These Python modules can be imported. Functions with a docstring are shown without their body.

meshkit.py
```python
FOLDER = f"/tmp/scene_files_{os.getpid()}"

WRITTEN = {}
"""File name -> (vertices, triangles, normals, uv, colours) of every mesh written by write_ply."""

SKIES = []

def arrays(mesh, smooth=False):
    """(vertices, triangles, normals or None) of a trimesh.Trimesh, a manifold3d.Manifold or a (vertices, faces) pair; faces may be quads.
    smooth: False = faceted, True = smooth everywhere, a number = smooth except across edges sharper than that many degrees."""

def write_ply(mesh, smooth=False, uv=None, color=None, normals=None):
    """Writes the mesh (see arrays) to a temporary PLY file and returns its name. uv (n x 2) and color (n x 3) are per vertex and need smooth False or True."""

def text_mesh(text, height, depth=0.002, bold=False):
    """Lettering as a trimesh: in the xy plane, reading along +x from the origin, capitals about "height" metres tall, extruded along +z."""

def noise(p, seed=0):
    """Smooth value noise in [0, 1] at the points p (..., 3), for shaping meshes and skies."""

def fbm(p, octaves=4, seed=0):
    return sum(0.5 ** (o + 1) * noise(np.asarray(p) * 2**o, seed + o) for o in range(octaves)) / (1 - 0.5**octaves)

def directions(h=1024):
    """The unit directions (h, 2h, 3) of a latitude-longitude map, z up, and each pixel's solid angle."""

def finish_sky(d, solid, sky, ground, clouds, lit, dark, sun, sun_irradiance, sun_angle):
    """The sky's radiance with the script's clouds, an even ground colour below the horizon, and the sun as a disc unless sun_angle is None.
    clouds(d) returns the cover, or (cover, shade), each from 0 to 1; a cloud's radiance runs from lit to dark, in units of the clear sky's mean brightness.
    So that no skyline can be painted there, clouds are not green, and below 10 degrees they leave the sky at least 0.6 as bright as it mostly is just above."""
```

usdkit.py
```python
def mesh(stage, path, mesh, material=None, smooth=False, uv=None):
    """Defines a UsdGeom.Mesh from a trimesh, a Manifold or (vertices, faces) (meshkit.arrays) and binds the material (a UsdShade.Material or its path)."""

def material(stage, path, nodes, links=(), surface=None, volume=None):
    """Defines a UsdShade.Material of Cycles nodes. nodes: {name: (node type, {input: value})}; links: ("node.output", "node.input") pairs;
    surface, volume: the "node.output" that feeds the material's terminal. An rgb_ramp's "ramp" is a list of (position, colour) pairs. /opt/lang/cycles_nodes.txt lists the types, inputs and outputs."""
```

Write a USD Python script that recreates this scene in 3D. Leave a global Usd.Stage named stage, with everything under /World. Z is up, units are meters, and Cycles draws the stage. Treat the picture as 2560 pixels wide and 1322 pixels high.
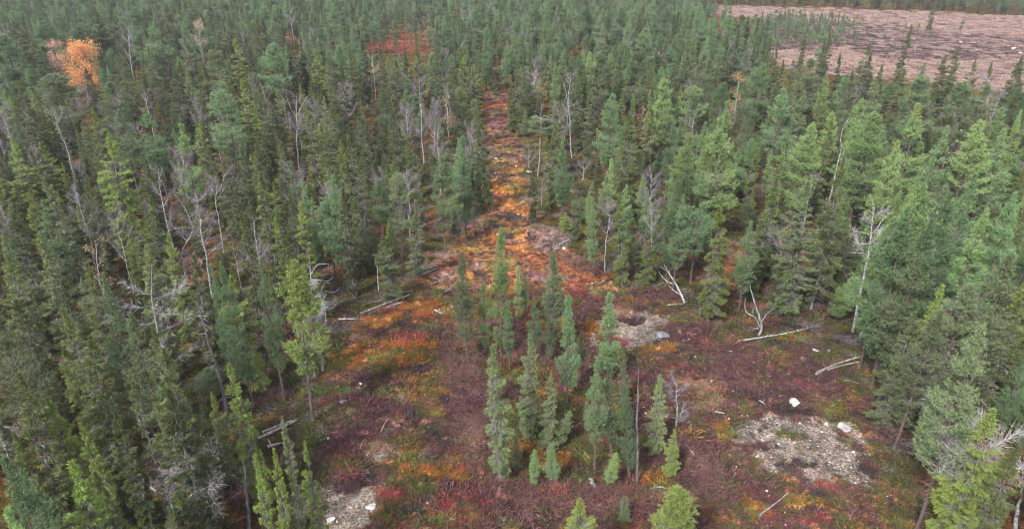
import math
import numpy as np
import trimesh
import usdkit
import meshkit
from pxr import Gf, Sdf, Usd, UsdGeom, UsdLux, UsdShade, Vt
from scipy import ndimage
import shapely
from shapely.geometry import Polygon

# ------------------------------------------------------------------ camera, sky, sun, exposure
stage = Usd.Stage.CreateInMemory()
UsdGeom.SetStageUpAxis(stage, "Z")
UsdGeom.SetStageMetersPerUnit(stage, 1.0)
UsdGeom.Xform.Define(stage, "/World")
UsdGeom.Scope.Define(stage, "/World/Looks")
CAM_H, PITCH, FPX = 32.0, math.radians(26.0), 1730.0      # height in metres, tilt below the horizon, focal length in photo pixels (2560 wide)
cam = UsdGeom.Camera.Define(stage, "/World/camera")
cam.CreateHorizontalApertureAttr(36.0)
cam.CreateFocalLengthAttr(36.0 * FPX / 2560.0)
cam.CreateClippingRangeAttr((0.5, 5000.0))
cam.AddTranslateOp().Set((0, 0, CAM_H))
cam.AddRotateXOp().Set(90.0 - math.degrees(PITCH))
EXPOSURE = 3.27
cam.CreateExposureAttr(EXPOSURE)
SUN_EL, SUN_AZ = math.radians(44), math.radians(215)      # soft overcast light from high behind the camera, a little to its left
SKY_STRENGTH = 0.064
dome = UsdLux.DomeLight.Define(stage, "/World/sky")
dome.GetPrim().SetCustomDataByKey("kind", "structure")
m_sky = usdkit.material(stage, "/World/Looks/sky", {
    "tc": ("texture_coordinate", {}),
    "n": ("noise_texture", {"scale": 2.2, "detail": 5.0, "roughness": 0.55}),
    "r": ("rgb_ramp", {"ramp": [(0.0, (3.8, 3.95, 4.3)), (0.45, (5.15, 5.25, 5.6)), (1.0, (7.2, 7.3, 7.7))]}),
    "sky": ("sky_texture", {"sky_type": "single_scattering", "sun_disc": False, "sun_elevation": SUN_EL, "sun_rotation": SUN_AZ}),
    "mix": ("mix_color", {"fac": 0.88, "use_clamp": False}),
    "bg": ("background_shader", {"strength": SKY_STRENGTH}),
}, [("tc.generated", "n.vector"), ("n.fac", "r.fac"), ("sky.color", "mix.a"), ("r.color", "mix.b"), ("mix.result", "bg.color")], surface="bg.background")
UsdShade.MaterialBindingAPI.Apply(dome.GetPrim()).Bind(m_sky)
sun = UsdLux.DistantLight.Define(stage, "/World/sun")
sun.CreateNormalizeAttr(True)
sun.CreateIntensityAttr(0.40)
sun.CreateAngleAttr(12.0)
sun.CreateColorAttr((1.0, 0.97, 0.93))
sun.AddRotateZOp().Set(-math.degrees(SUN_AZ))
sun.AddRotateXOp().Set(-(90 - math.degrees(SUN_EL)))

# ------------------------------------------------------------------ helpers
rng = np.random.default_rng(11)
FWD = np.array([0, math.cos(PITCH), -math.sin(PITCH)])
UPV = np.array([0, math.sin(PITCH), math.cos(PITCH)])
CAMP = np.array([0, 0, CAM_H])


def ray(u, v):
    return FWD + np.array([1.0, 0, 0]) * ((u - 1280) / FPX) + UPV * ((661 - v) / FPX)


def at(u, v, z=0.0):                     # the point at height z that the photo shows at pixel u, v
    d = ray(u, v)
    return CAMP + d * ((z - CAM_H) / d[2])


def proj(p):
    q = np.asarray(p, float) - CAMP
    w = q @ FWD
    w = np.where(np.abs(w) < 1e-6, 1e-6, w)
    return 1280 + q[..., 0] / w * FPX, 661 - (q @ UPV) / w * FPX, w


def lift(u, v, foot):                    # the point seen at u, v on the upright plane through foot that faces the camera
    n = np.array([foot[0], foot[1], 0.0])
    n /= np.linalg.norm(n)
    d = ray(u, v)
    return CAMP + d * (((foot - CAMP) @ n) / (d @ n))


CROPS = dict(A=(0, 0), B=(850, 0), C=(1700, 0), D=(0, 440), E=(850, 440), F=(1700, 440), G=(0, 872), H=(850, 872), I=(1700, 872))
KS = 860.0 / 2526.0


def px(c, x, y):
    return CROPS[c][0] + x * KS, CROPS[c][1] + y * KS


counts = {}


def numbered(path):
    parent, name = path.rsplit("/", 1)
    k = counts.get(path, 0)
    counts[path] = k + 1
    return path if k == 0 else f"{parent}/{name}_{k:03d}"


def meta(prim, label=None, cat=None, group=None, kind=None):
    for k, v in (("label", label), ("category", cat), ("group", group), ("kind", kind)):
        if v:
            prim.SetCustomDataByKey(k, v)


def thing(name, loc, label=None, cat=None, group=None, kind=None, rotz=0.0):
    x = UsdGeom.Xform.Define(stage, numbered("/World/" + name))
    x.AddTranslateOp().Set(tuple(map(float, loc)))
    if rotz:
        x.AddRotateZOp().Set(rotz)
    meta(x.GetPrim(), label, cat, group, kind)
    return x


def part(parent, name, mesh, mat, smooth=False, kind=None, label=None):
    m = usdkit.mesh(stage, numbered(f"{parent.GetPath()}/{name}"), mesh, mat, smooth)
    meta(m.GetPrim(), label, None, None, kind)
    return m


def norm(a):
    return a / np.maximum(np.linalg.norm(a, axis=-1, keepdims=True), 1e-9)


def join(ms):
    vs, fs, n = [], [], 0
    for v, f in ms:
        vs.append(v)
        fs.append(f + n)
        n += len(v)
    return np.vstack(vs), np.vstack(fs)


def tube(pts, rad, k=6, cap=True):
    pts = np.asarray(pts, float)
    rad = np.broadcast_to(np.asarray(rad, float), (len(pts),))
    t = norm(np.gradient(pts, axis=0))
    a = np.where(np.abs(t[:, 2:3]) < 0.9, np.array([[0, 0, 1.0]]), np.array([[1.0, 0, 0]]))
    s = norm(np.cross(t, a))
    b = np.cross(t, s)
    an = np.arange(k) / k * 2 * np.pi
    v = (pts[:, None] + rad[:, None, None] * (np.cos(an)[None, :, None] * s[:, None] + np.sin(an)[None, :, None] * b[:, None])).reshape(-1, 3)
    f = []
    for i in range(len(pts) - 1):
        for j in range(k):
            p, q = i * k + j, i * k + (j + 1) % k
            f += [[p, q, p + k], [q, q + k, p + k]]
    if cap:
        v = np.vstack([v, pts[:1], pts[-1:]])
        n = len(v)
        e = (len(pts) - 1) * k
        for j in range(k):
            f += [[n - 2, (j + 1) % k, j], [n - 1, e + j, e + (j + 1) % k]]
    return v, np.array(f)


def spline(p, n):
    p = np.asarray(p, float)
    if len(p) < 3:
        return p[0] + (p[-1] - p[0]) * np.linspace(0, 1, n)[:, None]
    from scipy.interpolate import PchipInterpolator
    d = np.r_[0, np.cumsum(np.linalg.norm(np.diff(p, axis=0), axis=1))]
    return PchipInterpolator(d, p, axis=0)(np.linspace(0, d[-1], n))


def blades(p, d, l, w, r, fold=0.15):
    """Diamond-shaped sprays (two triangles each) from points p along d, length l, width w, random roll."""
    n = len(p)
    s = norm(np.cross(d, r.normal(size=(n, 3))))
    up = np.cross(s, d)
    mid = p + d * (l * 0.45)[:, None] + up * (l * fold * r.uniform(-1, 1, n))[:, None]
    v = np.stack([p, mid + s * (w / 2)[:, None], p + d * l[:, None], mid - s * (w / 2)[:, None]], 1).reshape(-1, 3)
    i = np.arange(n)[:, None] * 4
    return v, np.vstack([i + [[0, 1, 2]], i + [[0, 2, 3]]])


def slivers(p, q, w, r):
    """Thin triangles from p to q: twigs."""
    n = len(p)
    s = norm(np.cross(q - p, r.normal(size=(n, 3)))) * (w / 2)[:, None]
    v = np.stack([p + s, p - s, q], 1).reshape(-1, 3)
    return v, np.arange(3 * n).reshape(-1, 3)


# ------------------------------------------------------------------ materials
def foliage(name, stops, var=0.35, trans=0.28, hue=0.012):
    """Needles or leaves: colour varies from spray to spray and from tree to tree; some light passes through."""
    return usdkit.material(stage, "/World/Looks/" + name, {
        "geo": ("geometry", {}),
        "ob": ("object_info", {}),
        "ramp": ("rgb_ramp", {"ramp": stops}),
        "mr": ("map_range", {"from_min": 0.0, "from_max": 1.0, "to_min": 1.0 - var, "to_max": 1.0 + var}),
        "mh": ("map_range", {"from_min": 0.0, "from_max": 1.0, "to_min": 0.5 - hue, "to_max": 0.5 + hue}),
        "fr": ("math", {"math_type": "multiply", "value2": 7.31}),
        "fr2": ("math", {"math_type": "fraction"}),
        "hsv": ("hsv", {"saturation": 1.0, "fac": 1.0}),
        "p": ("principled_bsdf", {"roughness": 0.62, "specular_ior_level": 0.25}),
        "t": ("translucent_bsdf", {}),
        "mix": ("mix_closure", {"fac": trans}),
    }, [("geo.random_per_island", "ramp.fac"), ("ob.random", "mr.value"), ("mr.result", "hsv.value"), ("ob.random", "fr.value1"), ("fr.value", "fr2.value1"),
        ("fr2.value", "mh.value"), ("mh.result", "hsv.hue"), ("ramp.color", "hsv.color"),
        ("hsv.color", "p.base_color"), ("hsv.color", "t.color"), ("p.BSDF", "mix.closure1"), ("t.BSDF", "mix.closure2")], surface="mix.closure")


def bark(name, c0, c1, scale=6.0, stretch=(1, 1, 0.25), c2=None, lo=0.35, hi=0.65):
    stops = [(lo, c0), (hi, c1)] if c2 is None else [(lo, c0), (0.5, c1), (hi, c2)]
    return usdkit.material(stage, "/World/Looks/" + name, {
        "tc": ("texture_coordinate", {}),
        "map": ("mapping", {"scale": stretch}),
        "n": ("noise_texture", {"scale": scale, "detail": 5.0, "roughness": 0.65}),
        "r": ("rgb_ramp", {"ramp": stops}),
        "b": ("bump", {"strength": 0.5, "distance": 0.03}),
        "p": ("principled_bsdf", {"roughness": 0.85, "specular_ior_level": 0.2}),
    }, [("tc.object", "map.vector"), ("map.vector", "n.vector"), ("n.fac", "r.fac"), ("r.color", "p.base_color"), ("n.fac", "b.height"), ("b.normal", "p.normal")], surface="p.BSDF")


M = {}
M["spruce"] = foliage("spruce_needles", [(0, (0.046, 0.059, 0.016)), (0.5, (0.073, 0.087, 0.022)), (0.86, (0.104, 0.116, 0.028)), (0.92, (0.107, 0.104, 0.07)), (1, (0.142, 0.133, 0.107))], 0.44, 0.27)
M["spruce_bright"] = foliage("bright_spruce_needles", [(0, (0.089, 0.119, 0.023)), (0.5, (0.134, 0.177, 0.031)), (0.95, (0.193, 0.23, 0.043)), (1, (0.187, 0.177, 0.14))], 0.34, 0.27)
M["spruce_pale"] = foliage("pale_spruce_needles", [(0, (0.085, 0.106, 0.042)), (0.5, (0.127, 0.154, 0.058)), (0.85, (0.169, 0.196, 0.079)), (1, (0.212, 0.212, 0.158))], 0.34, 0.27)
M["pine"] = foliage("pine_needles", [(0, (0.064, 0.102, 0.043)), (0.5, (0.102, 0.151, 0.063)), (0.92, (0.145, 0.202, 0.084)), (1, (0.166, 0.155, 0.088))], 0.39, 0.27)
M["pine_bright"] = foliage("bright_pine_needles", [(0, (0.098, 0.144, 0.048)), (0.5, (0.14, 0.205, 0.071)), (1, (0.201, 0.27, 0.093))], 0.34, 0.27)
M["pine_dull"] = foliage("dull_pine_needles", [(0, (0.068, 0.088, 0.04)), (0.5, (0.106, 0.127, 0.057)), (0.85, (0.141, 0.161, 0.077)), (1, (0.19, 0.176, 0.127))], 0.39, 0.27)
M["pine_yellow"] = foliage("yellow_green_pine_needles", [(0, (0.10, 0.125, 0.03)), (0.5, (0.155, 0.185, 0.045)), (0.9, (0.21, 0.235, 0.065)), (1, (0.19, 0.18, 0.14))], 0.1, 0.27)
M["orange_leaf"] = foliage("orange_leaves", [(0, (0.36, 0.155, 0.045)), (0.5, (0.54, 0.265, 0.065)), (1, (0.64, 0.38, 0.12))], 0.05, 0.35)
M["pink_leaf"] = foliage("fading_leaves", [(0, (0.30, 0.15, 0.10)), (0.5, (0.42, 0.21, 0.12)), (1, (0.52, 0.30, 0.16))], 0.1, 0.35)
M["yellow_leaf"] = foliage("yellow_leaves", [(0, (0.28, 0.16, 0.05)), (0.6, (0.40, 0.25, 0.075)), (1, (0.48, 0.37, 0.17))], 0.1, 0.35)
M["bark_spruce"] = bark("spruce_bark", (0.025, 0.021, 0.02), (0.085, 0.075, 0.073))
M["bark_pine"] = bark("pine_bark", (0.022, 0.017, 0.016), (0.075, 0.047, 0.039))
M["branch"] = bark("branch_bark", (0.03, 0.025, 0.023), (0.075, 0.062, 0.056))
M["bark_birch"] = bark("birch_bark", (0.022, 0.02, 0.02), (0.12, 0.114, 0.114), 5.0, (1, 1, 1.6), (0.21, 0.203, 0.20), 0.36, 0.6)
M["dead_wood"] = bark("dead_wood", (0.05, 0.048, 0.048), (0.155, 0.148, 0.146), 4.0)
M["black_wood"] = bark("charred_bark", (0.018, 0.016, 0.018), (0.075, 0.068, 0.07), 5.0)
M["twig_purple"] = bark("purple_twigs", (0.06, 0.05, 0.056), (0.125, 0.105, 0.115), 2.0)
M["twig_grey"] = bark("grey_twigs", (0.09, 0.085, 0.085), (0.22, 0.21, 0.21), 2.0)
M["twig_inner"] = bark("lichen_twigs", (0.045, 0.042, 0.04), (0.13, 0.122, 0.116), 2.0)
M["twig_brown"] = bark("brown_twigs", (0.022, 0.012, 0.011), (0.125, 0.066, 0.052), 3.0)
M["grey_log"] = bark("grey_logs", (0.045, 0.04, 0.038), (0.15, 0.13, 0.123), 3.0, (1, 1, 1))
M["stone_white"] = bark("white_stone", (0.10, 0.094, 0.093), (0.24, 0.222, 0.22), 3.0, (1, 1, 1))
M["stone_grey"] = bark("grey_stone", (0.03, 0.033, 0.04), (0.085, 0.09, 0.105), 3.0, (1, 1, 1))
M["stone_pink"] = bark("pink_stone", (0.2, 0.145, 0.13), (0.34, 0.26, 0.235), 3.0, (1, 1, 1))


# ------------------------------------------------------------------ ground
CLEARING_PX = [(1208, 228), (1211, 300), (1214, 380), (1222, 450), (1226, 520), (1165, 556), (1110, 630), (1055, 680), (965, 768), (850, 840), (812, 900), (806, 1000), (782, 1080),
               (792, 1200), (805, 1322), (790, 1400), (2300, 1400), (2270, 1322), (2240, 1200), (2200, 1080), (2150, 975), (2060, 900), (1900, 850), (1790, 800), (1700, 745), (1605, 722), (1530, 685), (1440, 620),
               (1350, 565), (1332, 520), (1326, 440), (1310, 380), (1286, 330), (1266, 235)]
BOG_PX = [[(1765, 18), (1800, 12), (2150, 24), (2560, 38), (2750, 44), (2750, 112), (2560, 93), (2350, 78), (2150, 54), (1950, 47), (1765, 36)],
          [(1905, 140), (1985, 124), (2110, 119), (2210, 149), (2350, 153), (2560, 147), (2750, 150), (2750, 240), (2560, 225), (2300, 205), (2100, 190), (1940, 172)]]
HEATH_PX = [(1930, 47), (2150, 56), (2350, 79), (2560, 94), (2750, 112), (2750, 150), (2350, 152), (2210, 149), (2110, 119), (1985, 124), (1900, 128), (1800, 100)]
RED_PX = [[(900, 122), (960, 100), (1010, 78), (1080, 84), (1100, 108), (1090, 126), (1000, 136), (930, 134)], [(1232, 152), (1280, 152), (1284, 176), (1238, 180)], [(700, 88), (800, 92), (880, 104), (880, 122), (780, 116), (700, 104)]]


def ground_poly(pts):
    return Polygon([at(u, v)[:2] for u, v in pts]).buffer(0)


CLEARING = ground_poly(CLEARING_PX)
BOGS = [ground_poly(p) for p in BOG_PX]
HEATH = ground_poly(HEATH_PX)
REDS = [ground_poly(p) for p in RED_PX]


def axis(lo, hi, segs):
    out = [lo]
    while out[-1] < hi:
        d = out[-1]
        out.append(d + segs(d))
    return np.array(out)


xp = axis(0, 36, lambda d: 0.17)
xp = np.r_[xp, axis(xp[-1] + 0.3, 1600, lambda d: min(0.17 + (d - 36) * 0.03, 30))]
gx = np.r_[-xp[:0:-1], xp]
gy = axis(24, 75, lambda d: 0.17 + max(0, d - 45) * 0.006)
gy = np.r_[axis(-60, 23.5, lambda d: 1.5), gy, axis(gy[-1] + 0.4, 2200, lambda d: 0.4 + (d - 75) * 0.009)]
GX, GY = np.meshgrid(gx, gy)
P2 = np.stack([GX.ravel(), GY.ravel(), np.zeros(GX.size)], 1)


def fb(scale, seed, octaves=4, p=None):
    return meshkit.fbm((P2 if p is None else p) / scale, octaves, seed)


def sstep(a, b, x):
    t = np.clip((x - a) / (b - a), 0, 1)
    return t * t * (3 - 2 * t)


warp = np.stack([fb(2.6, 3) - 0.5, fb(2.6, 4) - 0.5], 1) * 3.2
warp += np.stack([fb(0.7, 5, 3) - 0.5, fb(0.7, 6, 3) - 0.5], 1) * 1.3
WX, WY = P2[:, 0] + warp[:, 0], P2[:, 1] + warp[:, 1]
WXF, WYF = P2[:, 0] + warp[:, 0] * (1 + P2[:, 1] / 90), P2[:, 1] + warp[:, 1] * (1 + P2[:, 1] / 30)


def poly_mask(poly, step, soft, wx=None, wy=None):
    x0, y0, x1, y1 = poly.bounds
    m = soft * 4 + 6
    xs, ys = np.arange(x0 - m, x1 + m, step), np.arange(y0 - m, y1 + m, step)
    g = shapely.contains_xy(poly, *np.meshgrid(xs, ys)).astype(float)
    g = ndimage.gaussian_filter(g, soft / step)
    wx, wy = (WX if wx is None else wx), (WY if wy is None else wy)
    return ndimage.map_coordinates(g, [(wy - ys[0]) / step, (wx - xs[0]) / step], order=1, cval=0.0)


C = dict(
    O=(0.30, 0.115, 0.020), T=(0.185, 0.062, 0.026), Y=(0.205, 0.118, 0.020), G=(0.115, 0.095, 0.022), L=(0.13, 0.17, 0.03), M=(0.128, 0.056, 0.061), K=(0.062, 0.047, 0.047),
    P=(0.20, 0.115, 0.095), S=(0.145, 0.127, 0.113), R=(0.27, 0.062, 0.055), W=(0.18, 0.11, 0.095), N=(0.16, 0.082, 0.044), B=(0.24, 0.168, 0.15), H=(0.14, 0.10, 0.098), E=(0.14, 0.07, 0.05))
PATCHES = """
E 1238 246 30 12;K 1218 247 12 4;E 1250 252 18 7;P 1238 272 28 9;P 1232 262 14 3;K 1232 293 26 5;M 1240 312 28 14;Y 1234 298 9 3;T 1238 264 30 12;K 1250 327 26 5;N 1250 352 40 20;K 1245 345 34 4;T 1252 358 34 5;K 1250 370 34 5;K 1256 388 34 4;G 1246 372 30 6;Y 1245 402 34 9;K 1262 412 30 3;Y 1265 424 46 7;K 1266 437 46 4;K 1252 450 30 3;Y 1300 452 22 6;O 1250 474 30 20;Y 1288 468 32 16;K 1300 487 22 3;T 1240 492 20 7;Y 1282 506 30 8;O 1262 516 36 9;
E 1236 540 26 10;Y 1236 551 24 9;K 1288 538 26 8;O 1310 522 18 9;W 1190 562 30 12;K 1180 556 14 5;K 1205 580 14 6;K 1236 561 24 4;O 1222 590 26 14;O 1308 589 22 12;Y 1275 573 24 7;K 1270 583 14 8;W 1360 582 52 15;K 1321 594 10 6;H 1384 606 38 13;Y 1178 620 42 11;O 1290 618 34 10;K 1212 630 18 7;T 1354 640 42 18;P 1090 638 34 12;T 1122 668 24 11;P 1196 660 26 7;K 1207 684 18 12;K 1310 661 12 6;O 1175 690 10 16;P 1112 690 40 15;T 1220 700 20 10;G 1098 733 34 18;K 1118 736 20 11;O 1048 776 50 22;T 985 786 50 18;
G 1088 815 26 8;Y 1112 807 28 8;K 1020 818 38 11;K 1034 858 32 10;K 1095 837 26 7;T 1000 800 90 24;O 960 815 50 16;O 900 900 40 16;Y 980 940 60 14;O 1075 905 26 16;Y 1030 985 40 12;T 1060 850 70 20;T 930 865 60 20;N 1050 900 70 18;M 940 1065 110 42;M 860 1105 80 36;N 918 848 44 18;O 905 880 50 12;Y 1010 900 70 14;O 950 905 40 10;Y 870 900 30 14;O 1060 870 40 10;Y 940 930 50 10;P 905 850 22 8;T 960 880 60 14;Y 1040 884 50 12;O 1000 868 40 8;T 1400 660 50 18;T 1420 720 60 20;O 1390 735 30 10;T 1300 720 50 26;O 1250 720 24 16;Y 1230 760 20 10;T 1466 694 44 16;M 1338 692 30 11;P 1352 700 18 7;T 1480 736 44 16;P 1497 729 26 9;K 1482 758 24 7;M 1480 768 40 12;P 1558 766 44 16;O 1473 816 22 22;O 1408 811 16 8;S 1575 832 62 44;S 1634 796 50 20;K 1575 795 30 8;S 1480 855 20 13;M 1668 746 54 18;N 1720 790 50 16;O 1650 877 38 9;M 1700 840 60 18;K 1640 850 20 8;K 1700 900 40 10;
M 993 960 32 8;M 901 943 28 13;S 902 968 20 9;K 918 985 14 5;O 1020 913 20 16;K 1068 920 26 13;Y 960 905 40 14;N 1130 930 30 18;P 986 1005 36 9;K 1000 1006 13 5;M 952 1059 60 20;P 993 1058 28 13;M 870 1035 34 28;G 894 1093 22 10;M 880 1110 40 18;Y 1095 1035 40 16;Y 1090 985 30 12;K 1081 1097 32 9;S 1075 1133 30 11;P 962 1141 62 16;S 950 1143 26 8;Y 1105 1184 90 16;O 1110 1192 40 8;M 1170 1000 32 60;M 1190 1095 30 22;W 1185 1100 20 12;R 1177 1161 34 10;S 885 1238 60 30;S 870 1290 60 26;K 925 1189 28 11;R 979 1243 30 16;R 877 1184 18 10;
N 950 1215 30 12;S 885 1248 85 46;S 860 1300 85 42;R 1105 1270 22 8;R 1190 1262 22 9;R 1218 1288 14 8;R 1148 1308 20 9;L 1098 1303 22 11;L 1250 1300 16 7;K 1030 1275 30 12;M 1200 1240 40 12;G 1060 1225 40 12;G 1400 1085 150 110;N 1440 1070 60 40;T 1490 1098 30 20;Y 1350 1130 60 26;M 1225 835 30 22;M 1310 852 44 22;M 1440 948 44 22;W 1450 955 26 12;N 1300 900 60 16;M 1430 1268 240 32;W 1269 1222 17 8;W 1400 1230 30 6;R 1449 1219 20 6;N 1560 1290 60 14;R 1500 1255 30 8;M 1735 1145 50 36;K 1720 1190 40 14;W 1722 1245 18 8;
M 1850 932 150 44;M 1904 981 90 22;P 1741 974 52 20;P 1760 1010 40 14;K 1979 1025 60 9;T 1740 925 18 7;N 1950 900 60 12;M 1960 950 70 20;N 1800 1060 50 18;Y 1755 1062 20 14;Y 1820 1090 30 16;S 2030 1118 165 70;S 1975 1155 100 40;S 2090 1175 125 50;S 1960 1060 40 16;G 1972 1097 18 12;K 1995 1170 60 8;K 1960 1212 22 6;K 2010 1200 18 5;K 2180 1175 30 16;M 2200 1160 30 22;M 1900 1200 50 20;N 1870 1170 30 16;R 2057 1236 60 13;Y 2006 1264 60 12;N 2110 1270 60 18;R 1962 1306 24 8;R 2004 1310 22 8;R 2045 1288 26 8;G 2245 1178 40 60;K 1780 1230 40 18;Y 1870 1255 30 16;N 1820 1290 50 18;M 1930 1300 40 8;L 822 975 40 14;
N 1830 640 60 40;T 1600 590 40 14;T 1905 760 40 12;N 1880 800 90 14;Y 1990 845 50 8;N 1800 720 60 30;T 1070 545 40 18;N 1010 560 50 20;N 1000 660 50 16;M 660 990 40 20;N 620 950 30 40;N 840 1060 50 24;G 770 1085 50 30;N 300 950 40 70;N 470 710 30 60;N 340 1150 30 14;Y 370 1260 40 20;Y 560 1310 40 20;N 2300 1200 60 60;G 2080 910 50 16;N 2140 930 60 14;N 2480 1150 40 60;G 2330 1040 60 40
"""
forest_n = fb(5.0, 21)
forest_n2 = fb(1.6, 22)
col = np.array(C["G"])[None] * (0.55 + 0.5 * forest_n2)[:, None]
k = sstep(0.47, 0.62, forest_n)[:, None]
col = col * (1 - k) + k * np.array([0.105, 0.052, 0.022]) * (0.75 + 0.5 * forest_n2)[:, None]
k = sstep(0.56, 0.68, fb(2.2, 23))[:, None] * 0.8
col = col * (1 - k) + k * np.array([0.055, 0.042, 0.035])
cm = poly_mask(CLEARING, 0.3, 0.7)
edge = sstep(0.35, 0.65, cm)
base = np.array(C["N"])[None] * np.ones((len(P2), 1))
n1, n2, n3, n4 = fb(1.9, 31), fb(2.4, 32), fb(0.9, 33), fb(0.35, 34, 3)
rightside = sstep(-2, 10, P2[:, 0]) * sstep(62, 52, P2[:, 1])
for nm, n, lo in (("M", n1 + 0.10 * rightside - 0.04, 0.50), ("Y", n2 - 0.06 * rightside, 0.50), ("T", 1 - n1, 0.53), ("K", n3, 0.63)):
    k = sstep(lo - 0.03, lo + 0.06, n + (n4 - 0.5) * 0.22)[:, None] * 0.72
    base = base * (1 - k) + k * np.array(C[nm])
col = col * (1 - edge[:, None]) + base * edge[:, None]
relief = np.zeros(len(P2))
sand = np.zeros(len(P2))
rough = 0.35 + 0.65 * edge
CLASS_PTS = []
for line in PATCHES.replace("\n", "").split(";"):
    if not line.strip():
        continue
    nm, u, v, ru, rv = line.split()
    u, v, ru, rv = float(u), float(v), float(ru), float(rv)
    c = at(u, v)
    ax = np.linalg.norm(at(u + ru, v) - at(u - ru, v)) / 2
    ay = np.linalg.norm(at(u, v + rv) - at(u, v - rv)) / 2
    sel = np.nonzero((np.abs(P2[:, 0] - c[0]) < 2.2 * ax + 3) & (np.abs(P2[:, 1] - c[1]) < 2.2 * ay + 3))[0]
    ws = min(1.3, 0.5 * min(ax, ay) + 0.3)
    d = np.hypot((P2[sel, 0] + warp[sel, 0] * ws - c[0]) / ax, (P2[sel, 1] + warp[sel, 1] * ws - c[1]) / ay)
    m = sstep(1.12, 0.88, d + (n3[sel] - 0.5) * 1.3 + (n4[sel] - 0.5) * 0.8)
    col[sel] = col[sel] * (1 - m[:, None]) + np.array(C[nm]) * m[:, None]
    relief[sel] += m * {"K": -0.10, "S": -0.06, "M": 0.03, "W": 0.28, "Y": 0.10, "O": 0.10, "G": 0.05, "N": 0.04}.get(nm, 0.0)
    if nm == "S":
        sand[sel] = np.maximum(sand[sel], m)
    else:
        sand[sel] *= 1 - m
    CLASS_PTS.append((nm, c, ax, ay))
for poly in BOGS:
    k = sstep(0.3, 0.7, poly_mask(poly, 1.0, 2.0, WXF, WYF))[:, None]
    bn = ((0.72 + 0.56 * fb(9.0, 41)) * (0.8 + 0.4 * meshkit.noise(P2 / np.array([2.2, 1.2, 1]), 45)) * (1 - 0.5 * sstep(0.55, 0.65, fb(6.0, 46))))[:, None]
    col = col * (1 - k) + k * np.array(C["B"]) * bn
k = sstep(0.3, 0.7, poly_mask(HEATH, 1.0, 2.0, WXF, WYF))[:, None]
col = col * (1 - k) + k * np.array(C["H"]) * (0.35 + 1.3 * fb(4.0, 42) * meshkit.noise(P2 / np.array([2.5, 1.6, 1]), 47) * 1.6)[:, None]
relief += k[:, 0] * (fb(3.0, 43) - 0.5) * 1.6
for poly in REDS:
    k = sstep(0.25, 0.6, poly_mask(poly, 0.5, 1.2, WXF, WYF))[:, None]
    col = col * (1 - k) + k * np.array(C["E"]) * (0.7 + 0.6 * fb(3.0, 44))[:, None]
colc = col.copy()
muted = col.mean(1, keepdims=True) * np.array([1.25, 0.95, 0.8])
col = col * (1 - 0.22 * edge[:, None]) + muted * 0.22 * edge[:, None]
grain = meshkit.noise(P2 / 0.33, 51)
col = col * (0.72 + 0.56 * grain)[:, None] * (0.8 + 0.4 * n3)[:, None]
flick = sstep(0.62, 0.75, meshkit.noise(P2 / np.array([0.5, 0.27, 1]), 52))[:, None] * (1 - 0.7 * sand[:, None]) * edge[:, None]
mott = sstep(0.50, 0.62, fb(0.55, 53, 3))[:, None] * (1 - 0.75 * sand[:, None])
col = col * (1 - 0.55 * flick) * (1 - 0.36 * mott)
patchy = sstep(0.52, 0.6, fb(0.75, 54, 4))[:, None] * sand[:, None]
col = col * (1 - 0.30 * patchy)
near = sstep(140, 90, GY.ravel())
z = (fb(18.0, 61) - 0.5) * 1.1 + relief * 0.8
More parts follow.
